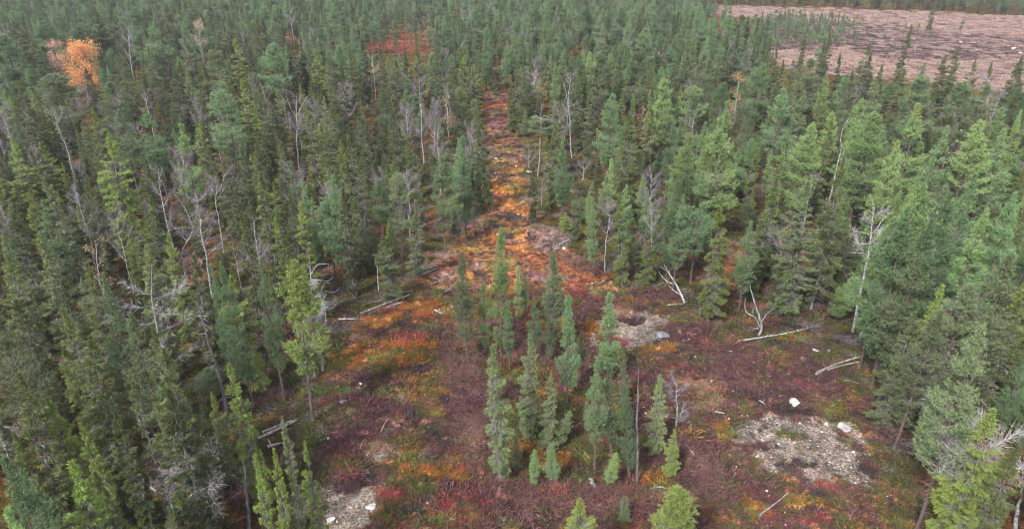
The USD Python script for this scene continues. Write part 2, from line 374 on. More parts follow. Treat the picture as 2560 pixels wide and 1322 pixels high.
z += ((fb(1.3, 62) - 0.5) * 0.75 + (meshkit.noise(P2 / 0.42, 63) - 0.5) * 0.32) * rough * near * (1 - 0.75 * sand)
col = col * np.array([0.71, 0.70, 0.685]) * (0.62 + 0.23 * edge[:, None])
z += (fb(60.0, 64) - 0.5) * 1.5 * sstep(100, 300, GY.ravel())
# windrows of torn-up brush and roots beside the centre island and along its front
BRUSH_PX = [[(1128, 800), (1150, 880), (1170, 960), (1180, 1040), (1185, 1110), (1200, 1170)], [(1230, 1225), (1330, 1240), (1430, 1250), (1560, 1250), (1660, 1245)], [(1700, 1060), (1735, 1120), (1760, 1180), (1770, 1250)],
            [(1225, 820), (1300, 850), (1370, 880), (1440, 940), (1500, 960)], [(1440, 640), (1470, 670)], [(1560, 660), (1590, 700), (1600, 720)]]
brush_pts = []
for line in BRUSH_PX:
    pts = spline([at(u, v) for u, v in line], 60)
    brush_pts.append(pts)
allb = np.vstack(brush_pts)
from scipy.spatial import cKDTree
dist = cKDTree(allb[:, :2]).query(P2[:, :2], distance_upper_bound=4)[0]
hm = np.exp(-np.minimum(dist, 9) ** 2 / 1.4) * sstep(0.36, 0.56, fb(1.5, 68)) * sstep(-0.1, 0.4, fb(0.5, 69))
z += hm * (0.55 * fb(0.9, 66) + 0.12)
k = (sstep(0.25, 0.6, hm) * 0.85)[:, None]
bc = 0.66 * np.array([0.10, 0.045, 0.04])[None] * (0.35 + 1.3 * fb(0.4, 67, 3))[:, None]
col = col * (1 - k) + bc * k
z -= z.mean() * 0
GZ = z.reshape(GX.shape)


def gz(x, y):
    i = np.interp(y, gy, np.arange(len(gy)))
    j = np.interp(x, gx, np.arange(len(gx)))
    return ndimage.map_coordinates(GZ, [np.atleast_1d(i), np.atleast_1d(j)], order=1)


ny, nx = GX.shape
ii = (np.arange(ny - 1)[:, None] * nx + np.arange(nx - 1)[None]).ravel()
gf = np.stack([ii, ii + 1, ii + 1 + nx, ii + nx], 1)
gmesh = UsdGeom.Mesh.Define(stage, "/World/ground")
gmesh.CreatePointsAttr(Vt.Vec3fArray.FromNumpy(np.stack([GX.ravel(), GY.ravel(), z], 1).astype(np.float32)))
gmesh.CreateFaceVertexCountsAttr(Vt.IntArray.FromNumpy(np.full(len(gf), 4, np.int32)))
gmesh.CreateFaceVertexIndicesAttr(Vt.IntArray.FromNumpy(gf.astype(np.int32).ravel()))
gmesh.CreateSubdivisionSchemeAttr("none")
nz = np.stack([-np.gradient(GZ, gx, axis=1), -np.gradient(GZ, gy, axis=0), np.ones_like(GZ)], -1).reshape(-1, 3)
gmesh.CreateNormalsAttr(Vt.Vec3fArray.FromNumpy(norm(nz).astype(np.float32)))
gmesh.SetNormalsInterpolation("vertex")
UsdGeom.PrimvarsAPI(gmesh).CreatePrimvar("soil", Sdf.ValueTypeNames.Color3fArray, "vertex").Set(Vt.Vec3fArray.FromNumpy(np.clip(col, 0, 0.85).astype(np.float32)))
meta(gmesh.GetPrim(), kind="structure")
M["ground"] = usdkit.material(stage, "/World/Looks/ground", {
    "a": ("attribute", {"attribute": "soil"}),
    "g": ("geometry", {}),
    "n": ("noise_texture", {"scale": 4.5, "detail": 7.0, "roughness": 0.72}),
    "n2": ("noise_texture", {"scale": 2.1, "detail": 4.0, "roughness": 0.6}),
    "n3": ("noise_texture", {"scale": 9.0, "detail": 3.0, "roughness": 0.6}),
    "r3": ("rgb_ramp", {"ramp": [(0.36, (0.42, 0.40, 0.41)), (0.47, (1, 1, 1)), (0.60, (1.05, 1.04, 1.03)), (0.70, (1.6, 1.5, 1.42))]}),
    "m3": ("mix_color", {"blend_type": "multiply", "fac": 1.0, "use_clamp": False}),
    "r": ("rgb_ramp", {"ramp": [(0.3, (0.30, 0.28, 0.30)), (0.5, (0.98, 0.97, 0.96)), (0.7, (2.0, 1.95, 1.9))]}),
    "r2": ("rgb_ramp", {"ramp": [(0.3, (0.75, 0.82, 0.9)), (0.7, (1.25, 1.15, 1.05))]}),
    "m": ("mix_color", {"blend_type": "multiply", "fac": 1.0, "use_clamp": False}),
    "m2": ("mix_color", {"blend_type": "multiply", "fac": 1.0, "use_clamp": False}),
    "b": ("bump", {"strength": 0.9, "distance": 0.12}),
    "p": ("principled_bsdf", {"roughness": 1.0, "specular_ior_level": 0.02}),
}, [("g.position", "n.vector"), ("g.position", "n2.vector"), ("n.fac", "r.fac"), ("n2.fac", "r2.fac"), ("a.color", "m.a"), ("r.color", "m.b"), ("m.result", "m2.a"), ("r2.color", "m2.b"),
    ("g.position", "n3.vector"), ("n3.fac", "r3.fac"), ("m2.result", "m3.a"), ("r3.color", "m3.b"), ("m3.result", "p.base_color"), ("n.fac", "b.height"), ("b.normal", "p.normal")], surface="p.BSDF")
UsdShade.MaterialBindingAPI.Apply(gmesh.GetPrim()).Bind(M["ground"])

# ------------------------------------------------------------------ tree prototypes (class prims; every tree below is a copy of its own)
PROTO = {}


def proto(name, h, r, parts):
    path = f"/World/{name}"
    stage.CreateClassPrim(path)
    x = stage.GetPrimAtPath(path)
    for pn, mesh, mat, kind in parts:
        m = usdkit.mesh(stage, f"{path}/{pn}", mesh, mat, False)
        meta(m.GetPrim(), kind=kind)
    PROTO.setdefault(name.rsplit("_kind_", 1)[0], []).append((path, h, r))
    return x


def trunk_mesh(h, r0, r, wob=0.08, k=7, r1=0.012):
    n = 10
    zz = np.linspace(-0.3, h, n)
    pts = np.stack([np.cumsum(r.normal(0, wob, n)) * 0.5, np.cumsum(r.normal(0, wob, n)) * 0.5, zz], 1)
    pts[:, :2] -= pts[0, :2]
    rad = r0 * (1 - np.clip(zz / h, 0, 1)) ** 0.9 + r1
    rad[0] *= 1.4
    return pts, tube(pts, rad, k)


def spruce(name, seed, h=12.0, R=1.15, dens=1.0, ragged=0.3, low=0.05, mat="spruce", taper=0.55):
    r = np.random.default_rng(seed)
    tp, tm = trunk_mesh(h, 0.03 + h * 0.0075, r, 0.05)
    cx = lambda zz: np.stack([np.interp(zz, tp[:, 2], tp[:, 0]), np.interp(zz, tp[:, 2], tp[:, 1])], 1)
    nb = int(h * 12 * dens)
    t = r.uniform(0, 1, nb) ** 0.85                 # 0 top .. 1 bottom of crown
    zb = h * (1 - t * (1 - low)) - 0.05
    prof = np.minimum((t * 1.9 + 0.02) ** 0.9, 0.70 + 0.30 * ((t - 0.3) / 0.7).clip(0, 1) ** taper)
    prof *= 1 - 0.35 * sstep(0.88, 1.0, t)
    lump = 0.86 + 0.28 * meshkit.noise(np.stack([zb * 0.9, np.full(nb, seed * 3.7), np.zeros(nb)], 1), seed)
    a = r.uniform(0, 2 * np.pi, nb)
    L = R * prof * lump * r.uniform(1 - ragged, 1 + ragged, nb) * (1 + 0.22 * np.cos(a - seed) + 0.2 * np.cos(a * 2 + zb * 0.7))
    e = np.radians(48 - 95 * np.minimum(t * 1.5, 1) ** 0.8 + r.normal(0, 9, nb))
    up = 0.28 * np.minimum(t * 2, 1)
    base = np.c_[cx(zb), zb]

    def pos(b, s):
        rad = L[b] * s * np.cos(e[b]) ** 0.5
        zz = L[b] * (np.sin(e[b]) * s + up[b] * s ** 2.5)
        return base[b] + np.c_[rad * np.cos(a[b]), rad * np.sin(a[b]), zz]

    ns = int(h * 1750 * dens)
    w = L ** 1.15
    b = r.choice(nb, ns, p=w / w.sum())
    s = 0.12 + 0.9 * r.uniform(0, 1, ns) ** 0.75
    p = pos(b, s)
    out = np.c_[np.cos(a[b]), np.sin(a[b]), np.zeros(ns)]
    side = np.c_[-out[:, 1], out[:, 0], np.zeros(ns)] * r.choice([-1, 1], ns)[:, None]
    wd = 0.30 * L[b] * (1 - s * 0.75) + 0.04
    p = p + side * (wd * r.uniform(0, 1, ns))[:, None] + np.c_[np.zeros((ns, 2)), -np.abs(r.normal(0, 0.05, ns))]
    hang = r.uniform(0, 1, ns) < 0.3
    d = norm(out * r.uniform(0.2, 1, ns)[:, None] + side * r.uniform(0.1, 0.9, ns)[:, None] + np.c_[np.zeros((ns, 2)), np.where(hang, -0.9, r.normal(-0.05, 0.3, ns) + 0.6 * (t[b] < 0.12))])
    dead = (s < 0.55) & (t[b] > 0.22) & (r.uniform(0, 1, ns) < 0.55)
    bl, bw = r.uniform(0.11, 0.29, ns), r.uniform(0.022, 0.058, ns)
    inner = blades(p[dead], d[dead], bl[dead] * 1.2, bw[dead] * 0.4, r)
    cr = blades(p[~dead], d[~dead], bl[~dead], bw[~dead], r)
    # leader and its top sprays
    nt = 300
    zt = h - r.uniform(0, 1, nt) ** 1.2 * 1.9
    pt = np.c_[cx(zt), zt] + np.c_[r.normal(0, 1, (nt, 2)) * ((h - zt) * 0.07)[:, None], np.zeros(nt)]
    dt = norm(np.c_[r.normal(0, 0.6, (nt, 2)), r.uniform(0.3, 1.1, nt)])
    cr = join([cr, blades(pt, dt, r.uniform(0.12, 0.28, nt), r.uniform(0.03, 0.06, nt), r)])
    tw = []
    for i in r.choice(nb, min(nb, 90), replace=False):
        q = pos(np.full(4, i), np.array([0, 0.35, 0.7, 0.97]))
        tw.append(tube(q, [0.018, 0.013, 0.009, 0.004], 3, False))
    wood = join(tw)
    tw = []
    n2 = int(h * 14)
    zz = h * r.uniform(0.03, 0.5, n2)
    aa = r.uniform(0, 2 * np.pi, n2)
    q0 = np.c_[cx(zz), zz]
    q1 = q0 + np.c_[np.cos(aa), np.sin(aa), r.normal(-0.35, 0.2, n2)] * (R * r.uniform(0.5, 1.05, n2))[:, None]
    tw.append(slivers(q0, q1, r.uniform(0.010, 0.022, n2), r))
    proto(name, h, R, [("trunk", tm, M["bark_spruce"], None), ("crown", cr, M[mat], None), ("branches", wood, M["branch"], "stuff"), ("bare_branches", join(tw + [inner]), M["twig_inner"], "stuff")])


def pine(name, seed, h=13.0, R=1.7, low=0.3, dens=1.0, mat="pine", top_round=0.6, tuft=1.0, gap=0.0, dead=1.0):
    r = np.random.default_rng(seed)
    tp, tm = trunk_mesh(h, 0.02 + h * 0.0068, r, 0.06)
    cx = lambda zz: np.stack([np.interp(zz, tp[:, 2], tp[:, 0]), np.interp(zz, tp[:, 2], tp[:, 1])], 1)
    nw = int(h * (1 - low) * 2.4)
    tw_ = np.sort(r.uniform(0, 1, nw))
    t = np.repeat(tw_, 6) + r.normal(0, 0.012, nw * 6)
    t = np.clip(t, 0.0, 1.0)
    if gap:
        keep = meshkit.noise(np.stack([t * 6, np.full(len(t), seed * 1.7), np.zeros(len(t))], 1), seed) > gap
        t = t[keep]
    nb = len(t)
    zb = h * (1 - t * (1 - low)) - 0.15
    prof = np.minimum((t * 1.55 + 0.05) ** (top_round + 0.1), 1.0) * (1 - 0.4 * sstep(0.72, 1.0, t))
    a = r.uniform(0, 2 * np.pi, nb)
    L = R * prof * r.uniform(0.6, 1.15, nb) * (1 + 0.2 * np.cos(a - seed) + 0.15 * np.cos(a * 2 + zb * 0.8))
    e = np.radians(58 - 60 * np.minimum(t * 1.3, 1) + r.normal(0, 9, nb))
    base = np.c_[cx(zb), zb]

    def pos(b, s):
        rad = L[b] * s * np.cos(e[b]) ** 0.35
        zz = L[b] * (np.sin(e[b]) * s * 0.9 + 0.22 * s ** 2)
        return base[b] + np.c_[rad * np.cos(a[b]), rad * np.sin(a[b]), zz]

    nt = int(h * 190 * dens * (R / 1.7) ** 1.2)
    w = L ** 1.25 + 0.10
    b = r.choice(nb, nt, p=w / w.sum())
    s = 0.28 + 0.72 * r.uniform(0, 1, nt) ** 0.6
    c = pos(b, s)
    out = np.c_[np.cos(a[b]), np.sin(a[b]), np.zeros(nt)]
    side = np.c_[-out[:, 1], out[:, 0], np.zeros(nt)]
    c = c + side * (r.normal(0, 0.24, nt) * L[b])[:, None] + r.normal(0, 0.11, (nt, 3))
    ax = norm(out * 0.7 + side * r.normal(0, 0.5, nt)[:, None] + np.c_[np.zeros((nt, 2)), r.uniform(0.25, 1.1, nt)])
    kk = 13
    ns = nt * kk
    ci = np.repeat(np.arange(nt), kk)
    st = r.uniform(-0.12, 0.14, ns)
    p = c[ci] + ax[ci] * (st * tuft)[:, None]
    d = norm(ax[ci] * r.uniform(0.3, 1.0, ns)[:, None] + r.normal(0, 0.55, (ns, 3)))
    old = ((s < 0.6) & (t[b] > 0.45) & (r.uniform(0, 1, nt) < 0.7))[ci]
    q = p + d * (r.uniform(0.12, 0.27, ns) * tuft)[:, None]
    bw = r.uniform(0.022, 0.05, ns) * tuft
    inner = slivers(p[old][::3], q[old][::3], bw[old][::3] * 0.7, r)
    nl = 130
    zl_ = h + 0.1 - r.uniform(0, 1, nl) * 3.2 * min(1.0, top_round / 0.85) * (1 - low) / 0.8
    cl = np.c_[cx(zl_), zl_] + np.c_[r.normal(0, 1, (nl, 2)) * ((h + 0.2 - zl_) * (0.13 if top_round > 0.72 else 0.24))[:, None], np.zeros(nl)]
    pl = np.repeat(cl, kk, 0) + r.normal(0, 0.05, (nl * kk, 3))
    dl = norm(np.c_[r.normal(0, 0.6, (nl * kk, 2)), r.uniform(0.3, 1.1, nl * kk)])
    lead = slivers(pl, pl + dl * (r.uniform(0.12, 0.27, nl * kk) * tuft)[:, None], r.uniform(0.022, 0.05, nl * kk) * tuft, r)
    cr = join([lead, slivers(p[~old], q[~old], bw[~old], r)])
    #[:, None], r.uniform(0.022, 0.05, ns) * tuft, r)
    # one colour island per tuft would look blotchy; each needle bunch keeps its own
    tw = []
    for i in r.choice(nb, min(nb, 100), replace=False):
        q = pos(np.full(4, i), np.array([0, 0.35, 0.7, 0.97]))
        tw.append(tube(q, [0.022, 0.016, 0.011, 0.005], 3, False))
    wood = join(tw)
    tw = []
    n2 = int(h * 8 * dead)
    zz = h * r.uniform(0.12, low + 0.25, n2)
    aa = r.uniform(0, 2 * np.pi, n2)
    q0 = np.c_[cx(zz), zz]
    q1 = q0 + np.c_[np.cos(aa), np.sin(aa), r.normal(0.0, 0.25, n2)] * (R * r.uniform(0.25, 0.75, n2))[:, None]
    tw.append(slivers(q0, q1, r.uniform(0.010, 0.022, n2), r))
    proto(name, h, R, [("trunk", tm, M["bark_pine"], None), ("crown", cr, M[mat], None), ("branches", wood, M["branch"], "stuff"), ("bare_branches", join(tw + [inner]), M["twig_inner"], "stuff")])


def bare_crown(r, tp, h, R, nl, ntw, lowf=0.35, asc=0.75, limb_r=0.045):
    """Limbs and twigs of a leafless broadleaf tree along the trunk points tp: (list of limb meshes, twig mesh, twig ends)."""
    L = []
    tips0, tips1, ends = [], [], []
    hh = tp[-1, 2] - tp[0, 2]
    zs = tp[0, 2] + hh * np.sort(r.uniform(lowf, 0.97, nl))
    a0 = r.uniform(0, 6.28)
    for i, zb in enumerate(zs):
        f = (zb - tp[0, 2]) / hh
        ln = R * r.uniform(0.7, 1.25) * (1.15 - 0.75 * ((f - lowf) / (1 - lowf)) ** 1.5) + 0.25
        a = a0 + i * 2.4 + r.normal(0, 0.4)
        b = np.array([np.interp(zb, tp[:, 2], tp[:, 0]), np.interp(zb, tp[:, 2], tp[:, 1]), zb])
        d = np.array([math.cos(a), math.sin(a), 0])
        q = [b]
        el = asc * r.uniform(0.6, 1.3)
        for s in range(4):
            dd = norm(d + np.array([0, 0, el + 0.22 * s]) + r.normal(0, 0.16, 3))
            q.append(q[-1] + dd * ln * 0.36)
        q = np.array(q)
        rr = limb_r * (1.1 - 0.6 * f) * np.array([1, 0.75, 0.5, 0.32, 0.15])
        L.append(tube(q, rr, 5))
        m = max(4, int(ntw / nl))
        sp = r.uniform(0.2, 1, m)
        c = np.stack([np.interp(sp * 4, np.arange(5), q[:, j]) for j in range(3)], 1)
        dd = norm(norm(np.gradient(q, axis=0))[np.minimum((sp * 4).astype(int), 4)] * 0.7 + r.normal(0, 0.6, (m, 3)) + [0, 0, 0.25])
        e1 = c + dd * (ln * r.uniform(0.15, 0.5, m))[:, None]
        tips0.append(c)
        tips1.append(e1)
        for _ in range(3):
            s2 = r.uniform(0.3, 1, m)
            c2 = c + (e1 - c) * s2[:, None]
            e2 = c2 + norm(dd + r.normal(0, 0.55, (m, 3))) * (ln * r.uniform(0.10, 0.3, m))[:, None]
            tips0.append(c2)
            tips1.append(e2)
            ends.append(e2)
    p, q = np.vstack(tips0), np.vstack(tips1)
    return L, slivers(p, q, np.full(len(p), 0.020) * r.uniform(0.6, 1.3, len(p)), r), np.vstack(ends)


def birch(name, seed, h=10.0, R=1.2, ntw=420, wood="bark_birch", twig="twig_purple", low=0.35, rad=0.075, wob=0.16):
    r = np.random.default_rng(seed)
    tp, tm = trunk_mesh(h, rad, r, wob, 6)
    L, tw, _ = bare_crown(r, tp[1:], h, R, 13, ntw, low)
    parts = [("trunk", tm, M[wood], None)]
    for i, l in enumerate(L):
        parts.append(("limb" if i == 0 else f"limb_{i:03d}", l, M[wood], None))
    parts.append(("twigs", tw, M[twig], "stuff"))
    proto(name, h, R, parts)


for i, (R, dens, rag, low, mat, tap) in enumerate([(1.15, 1.0, 0.30, 0.04, "spruce", 0.6), (0.95, 0.95, 0.35, 0.06, "spruce", 0.4), (1.35, 1.1, 0.3, 0.03, "spruce", 0.8), (0.8, 0.8, 0.45, 0.08, "spruce", 0.5), (1.2, 0.75, 0.5, 0.1, "spruce", 0.6), (1.1, 1.0, 0.4, 0.05, "spruce", 1.0)]):
    spruce(f"dark_spruce_kind_{'abcdef'[i]}", 100 + i, 12.0, R, dens, rag, low, mat, tap)
for i, (R, dens, rag, low, tap) in enumerate([(1.15, 1.0, 0.3, 0.04, 0.9), (1.3, 1.05, 0.25, 0.03, 1.0), (0.9, 0.9, 0.4, 0.06, 0.6), (1.1, 0.8, 0.45, 0.08, 0.8)]):
    spruce(f"bright_spruce_kind_{'abcd'[i]}", 200 + i, 11.0, R, dens, rag, low, "spruce_bright", tap)
for i, (R, dens, rag, low, tap) in enumerate([(1.1, 0.8, 0.4, 0.06, 0.7), (1.4, 0.9, 0.4, 0.04, 0.9), (0.85, 0.7, 0.5, 0.1, 0.5)]):
    spruce(f"pale_spruce_kind_{'abc'[i]}", 300 + i, 11.0, R, dens, rag, low, "spruce_pale", tap)
for i, (R, low, dens, tr) in enumerate([(1.7, 0.28, 1.0, 0.75), (1.5, 0.2, 1.0, 0.9), (2.0, 0.35, 1.05, 0.55), (1.3, 0.25, 0.9, 0.8), (1.8, 0.3, 0.8, 0.65)]):
    pine(f"pine_kind_{'abcde'[i]}", 400 + i, 13.0, R, low, dens, "pine", tr)
for i, (R, low, dens, tr) in enumerate([(1.7, 0.25, 1.1, 0.7), (1.9, 0.3, 1.1, 0.6), (1.4, 0.2, 1.0, 0.9), (1.2, 0.25, 0.9, 0.8)]):
    pine(f"bright_pine_kind_{'abcd'[i]}", 500 + i, 13.0, R, low, dens, "pine_bright", tr)
for i, (R, low, dens, tr) in enumerate([(1.8, 0.3, 0.8, 0.6), (2.1, 0.38, 0.75, 0.5), (1.4, 0.3, 0.7, 0.8)]):
    pine(f"dull_pine_kind_{'abc'[i]}", 600 + i, 13.0, R, low, dens, "pine_dull", tr, 1.0, 0.2, 2.0)
for i, (R, low, dens, gap, mat) in enumerate([(0.85, 0.14, 1.9, 0.0, "pine"), (0.78, 0.12, 1.9, 0.08, "pine_bright"), (0.95, 0.2, 1.7, 0.1, "pine_dull"), (0.75, 0.28, 1.5, 0.0, "pine")]):
    pine(f"slim_pine_kind_{'abcd'[i]}", 700 + i, 10.0, R, low, dens, mat, 0.8, 0.8, gap, 2.5)
pine("flat_pine_kind_a", 660, 12.0, 1.9, 0.76, 1.5, "pine_dull", 0.25, 1.0, 0.0, 1.0)
pine("yellow_pine_kind_a", 650, 12.0, 1.1, 0.3, 1.3, "pine_yellow", 0.7, 1.0, 0.05, 2.5)
for i, (R, ntw, wood, low, rad) in enumerate([(1.3, 460, "bark_birch", 0.35, 0.075), (1.0, 380, "bark_birch", 0.45, 0.06), (1.5, 520, "bark_birch", 0.3, 0.08), (1.1, 420, "twig_grey", 0.3, 0.06)]):
    birch(f"bare_birch_kind_{'abcd'[i]}", 800 + i, 10.0, R, ntw, wood, "twig_purple", low, rad)
for i, (R, ntw) in enumerate([(1.5, 1300), (1.2, 1100), (1.8, 1500)]):
    birch(f"twiggy_birch_kind_{'abc'[i]}", 850 + i, 9.0, R, ntw, "twig_grey", "twig_purple", 0.12, 0.05, 0.2)

# ------------------------------------------------------------------ trees read off the photograph: kind, crop, top x, top y, height in metres, half width in crop pixels
KINDS = {"S": ("dark_spruce", "spruce_tree"), "Y": ("bright_spruce", "spruce_tree"), "W": ("pale_spruce", "spruce_tree"), "P": ("pine", "pine_tree"), "Q": ("bright_pine", "pine_tree"), "D": ("dull_pine", "pine_tree"),
         "N": ("slim_pine", "pine_tree"), "V": ("yellow_pine", "pine_tree"), "F": ("flat_pine", "pine_tree"), "B": ("bare_birch", "birch_tree"), "T": ("twiggy_birch", "bare_tree")}
MARKED = """
A S 165 210 13 75;A S 245 290 12 60;A S 720 70 14 50;A S 790 85 13 50;A S 660 110 13 45;A S 1220 40 14 50;A S 1360 0 14 55;A S 1540 20 14 55;A S 1675 100 13 45;A S 1870 130 13 50;A S 1930 140 12 45;A S 1600 145 12 45;A S 1750 220 12 50;A Y 1720 290 12 65;A S 1360 285 12 75;A S 880 430 12 65;A S 1090 350 12 45;A S 1190 260 12 35;A S 640 500 9 45;A S 1270 510 12 75;A S 1480 560 11 55;A Y 1780 590 11 60;A P 2010 320 13 110;A S 2150 290 12 40;A S 2205 280 12 35;A S 2270 250 13 50;A Y 2310 360 11 60;A P 5 260 13 120;
A D 800 610 13 110;A P 1080 790 12 100;A P 1620 600 14 125;A D 1560 370 12 85;A D 430 560 12 150;A Y 680 790 11 75;A Y 770 1000 13 120;A Q 1320 910 12 95;A Y 1490 1010 9 55;A Y 90 1010 11 85;A Y 300 1030 10 95;A S 190 760 12 95;A S 1880 620 13 50;A S 2090 480 11 45;A Y 2040 640 9 40;A Y 2260 770 12 75;A Y 2485 1030 12 70;A S 2500 480 13 50;A P 2495 340 11 65;A D 860 800 12 90;A P 300 1500 10 90;A P 1130 180 13 80;A P 980 60 13 60;A P 2440 30 13 50;A P 560 200 12 70;A P 100 80 12 60;A P 300 160 12 60;A P 420 90 12 55;A D 1150 30 13 45;A P 1850 50 12 45;
B S 160 290 13 45;B S 300 340 13 42;B S 380 400 13 45;B S 475 390 12 35;B S 575 290 14 28;B S 700 430 12 38;B S 65 340 13 45;B Y 890 400 13 45;B S 840 500 13 65;B S 410 800 11 62;B P 1170 500 4.8 28;B P 1212 525 4.4 26;B D 1150 480 5.2 28;B D 1190 560 3.2 24;B S 1140 570 3.6 24;B S 1305 460 12 40;B Y 1262 560 9.8 36;B S 1410 400 13 48;B S 1350 520 11 45;B S 1690 330 14 42;B S 1770 500 13 50;B S 1900 500 13 38;B S 2405 220 13 28;B Y 2160 690 8 32;B Y 2290 740 11 45;B S 2140 810 13 110;B S 1620 730 11 62;B Q 1590 470 11 40;B S 1560 900 11 55;B S 1110 430 7 32;B S 1010 760 13.4 32;B S 150 1120 9 52;B S 200 880 10 42;B S 60 900 12 60;B S 1830 640 12 50;B S 2290 800 11 50;
B P 885 1010 10 70;B Q 1650 1040 10 60;B P 2000 690 13 95;B Q 2390 570 13 90;B D 2180 380 13 95;B P 2240 210 13 85;B D 1920 390 13 100;B P 1290 270 11 42;B P 1220 310 10 40;B P 1000 260 11 50;B P 1070 280 11 45;B P 1380 250 11 50;B P 1540 170 13 42;B P 1450 60 13 70;B P 1000 60 13 60;B P 760 260 11 45;B D 650 110 12 40;B D 510 20 13 60;B P 490 560 10 55;B D 400 150 10 30;B D 300 150 10 32;B D 890 170 11 45;B P 1690 120 12 50;B P 1800 60 12 60;B D 1940 200 11 40;B P 2110 200 11 40;B P 2080 60 12 60;B P 2400 60 12 60;B P 1620 250 11 40;B P 2060 400 11 50;B S 2330 700 10 40;B P 2450 850 11 60;
C S 1105 240 12 28;C S 1055 310 11 30;C S 1090 335 11 40;C S 1385 320 12 58;C S 1415 400 11 45;C S 1700 190 14 32;C S 1650 500 11 58;C S 2050 340 13 42;C S 1960 400 12 58;C S 2015 460 11 55;C S 2175 430 12 48;C S 2310 450 12 34;C S 2500 400 13 62;C S 1190 410 11 36;C S 900 400 10 22;C S 730 330 12 34;C S 750 450 10 25;C S 350 270 14 42;C S 440 210 14 36;C S 570 340 12 34;C S 1490 480 11 34;C S 680 520 12 42;C S 90 270 13 28;C S 45 300 13 30;C S 1860 660 11 45;C Y 1120 880 11 50;C Y 1040 660 11 38;C Y 750 1060 11 62;C Y 570 1000 11 50;C Y 1290 1110 10 52;C S 1990 700 10 45;
C P 590 470 13 90;C D 960 450 13 110;C P 760 660 13 100;C Q 1100 560 12 50;C D 1270 540 12 55;C P 1790 460 11 42;C D 1760 590 13 110;C D 120 640 13 120;C D 200 440 13 75;C Q 380 740 13 85;C Q 340 870 14 155;C Q 60 970 13 110;C Q 960 920 13 115;C Q 1430 840 14.5 165;C Q 1790 780 14 105;C P 1930 930 13 90;C Q 2200 890 14 125;C D 2250 640 13 90;C D 2100 620 13 110;C P 2400 960 13 90;C Q 1360 730 13 70;C D 1440 600 12 70;C D 500 600 12 60;C Q 1580 1040 13 80;C D 920 680 12 70;C P 1680 830 12 80;C P 60 380 11 60;C P 300 330 10 40;
D W 350 30 12 105;D Y 225 120 10 62;D W 290 430 12 110;D W 1050 530 11.5 100;D Y 1230 440 10 75;D S 1390 620 11 95;D S 1780 280 11 65;D Y 2020 330 9 62;D Y 2210 210 10 80;D S 1920 0 13 70;D P 2240 30 11 65;D P 2430 20 11.5 90;D P 1560 690 11 70;D P 1650 640 12 95;D P 1910 650 11.5 85;D P 800 760 13 110;D D 960 1040 11 130;D D 20 950 13 150;D S 400 800 12 110;D S 500 970 12 140;D S 1120 1100 11.5 140;D S 100 300 12 120;D S 30 560 12 120;D S 640 640 11 90;D S 1090 170 11 80;D S 130 900 11 110;
E S 140 -190 13 85;E S 20 100 11 60;
F W 960 60 12.6 165;F S 1200 -120 14.5 115;F Q 1820 100 15.5 190;F P 2000 150 14 150;F Q 2230 260 13 100;F P 2480 150 14.5 130;F P 2150 0 14 120;F Y 1930 830 11 85;F P 1600 330 13 160;F D 2460 600 14 180;F S 600 330 8 70;F S 690 20 11 70;F S 860 330 9 85;F D 2150 800 12 180;F P 30 -60 10 90;F P 180 -20 11.4 115;F D 1750 620 12 150;F S 1720 900 9 100;F D 1890 980 11 140;
G Y 350 370 11 110;G Y 610 540 10.5 85;G Y 480 860 10.5 140;G Y 1710 130 10.5 110;G W 990 180 11 85;G S 1180 -20 13 170;G Y 1860 800 10.5 85;G Y 1960 760 9.5 65;G Y 2250 730 8.5 70;G W 2075 490 8.5 50;G P 20 850 13 190;G S 560 -60 13 160;G S 150 600 10 80;G P 190 960 11 130;G S 700 900 9 90;G S 1250 330 11 120;G Q 120 1160 12 140;G W 2120 900 8 60;G S 60 200 13 120;G S 860 480 9 90;
H Y 1760 1080 6.5 150;H V 2480 1000 6.5 190;I W 1730 -260 9.3 130;I Y 2330 440 10 170;I S 2480 700 9 110;I D 2250 -150 14 180;I Y 2170 1100 6 100
"""
# trees whose foot shows too: kind, foot x, foot y, top x, top y, half width (photo pixels)
FOOTED = """
N 1253 890 1252 573 27;N 1376 886 1384 627 31;N 1170 900 1152 641 30;N 1417 1012 1425 746 25;N 1527 960 1521 743 26;N 1372 905 1374 800 16;N 1296 800 1296 662 12;N 1313 790 1313 675 12;N 1376 800 1374 700 22;W 1325 1094 1327 831 28;W 1252 1207 1232 870 32;W 1376 1125 1376 930 28;N 1378 1213 1381 1112 18;N 1333 1215 1336 1125 14;N 1487 1172 1497 890 24;N 1530 1160 1522 900 22;N 1575 1192 1566 960 24;W 1633 1124 1650 936 26;Y 1681 1186 1687 1071 19;N 1398 1114 1425 1024 18;N 1522 1210 1541 1130 18;
Y 1556 712 1551 477 22;Y 1613 712 1640 566 22;N 1484 688 1480 500 15;S 1333 556 1333 415 14;N 1165 592 1158 345 24;P 1113 629 1103 393 38;W 1043 702 1037 523 24;S 1223 526 1194 259 13;S 980 760 955 590 32;Y 1770 804 1799 518 32;P 1846 778 1877 556 26;V 786 1062 742 660 46;P 2178 975 2262 530 50;P 2207 1006 2330 560 52;N 1475 630 1472 480 14;P 1405 560 1410 360 26;F 1348 436 1354 300 34;S 1440 600 1442 470 14;N 1320 1092 1300 985 12;N 1215 880 1208 700 16;P 1340 905 1335 745 20;N 1275 930 1270 780 14;N 1455 960 1452 845 14;W 1565 1010 1558 870 16;N 1245 1010 1240 905 12;N 1470 1090 1468 1000 12;W 1292 1170 1290 1075 13;W 1560 1300 1561 1236 16
"""
trees = []                               # dict(kind, x, y, h, r, marked)
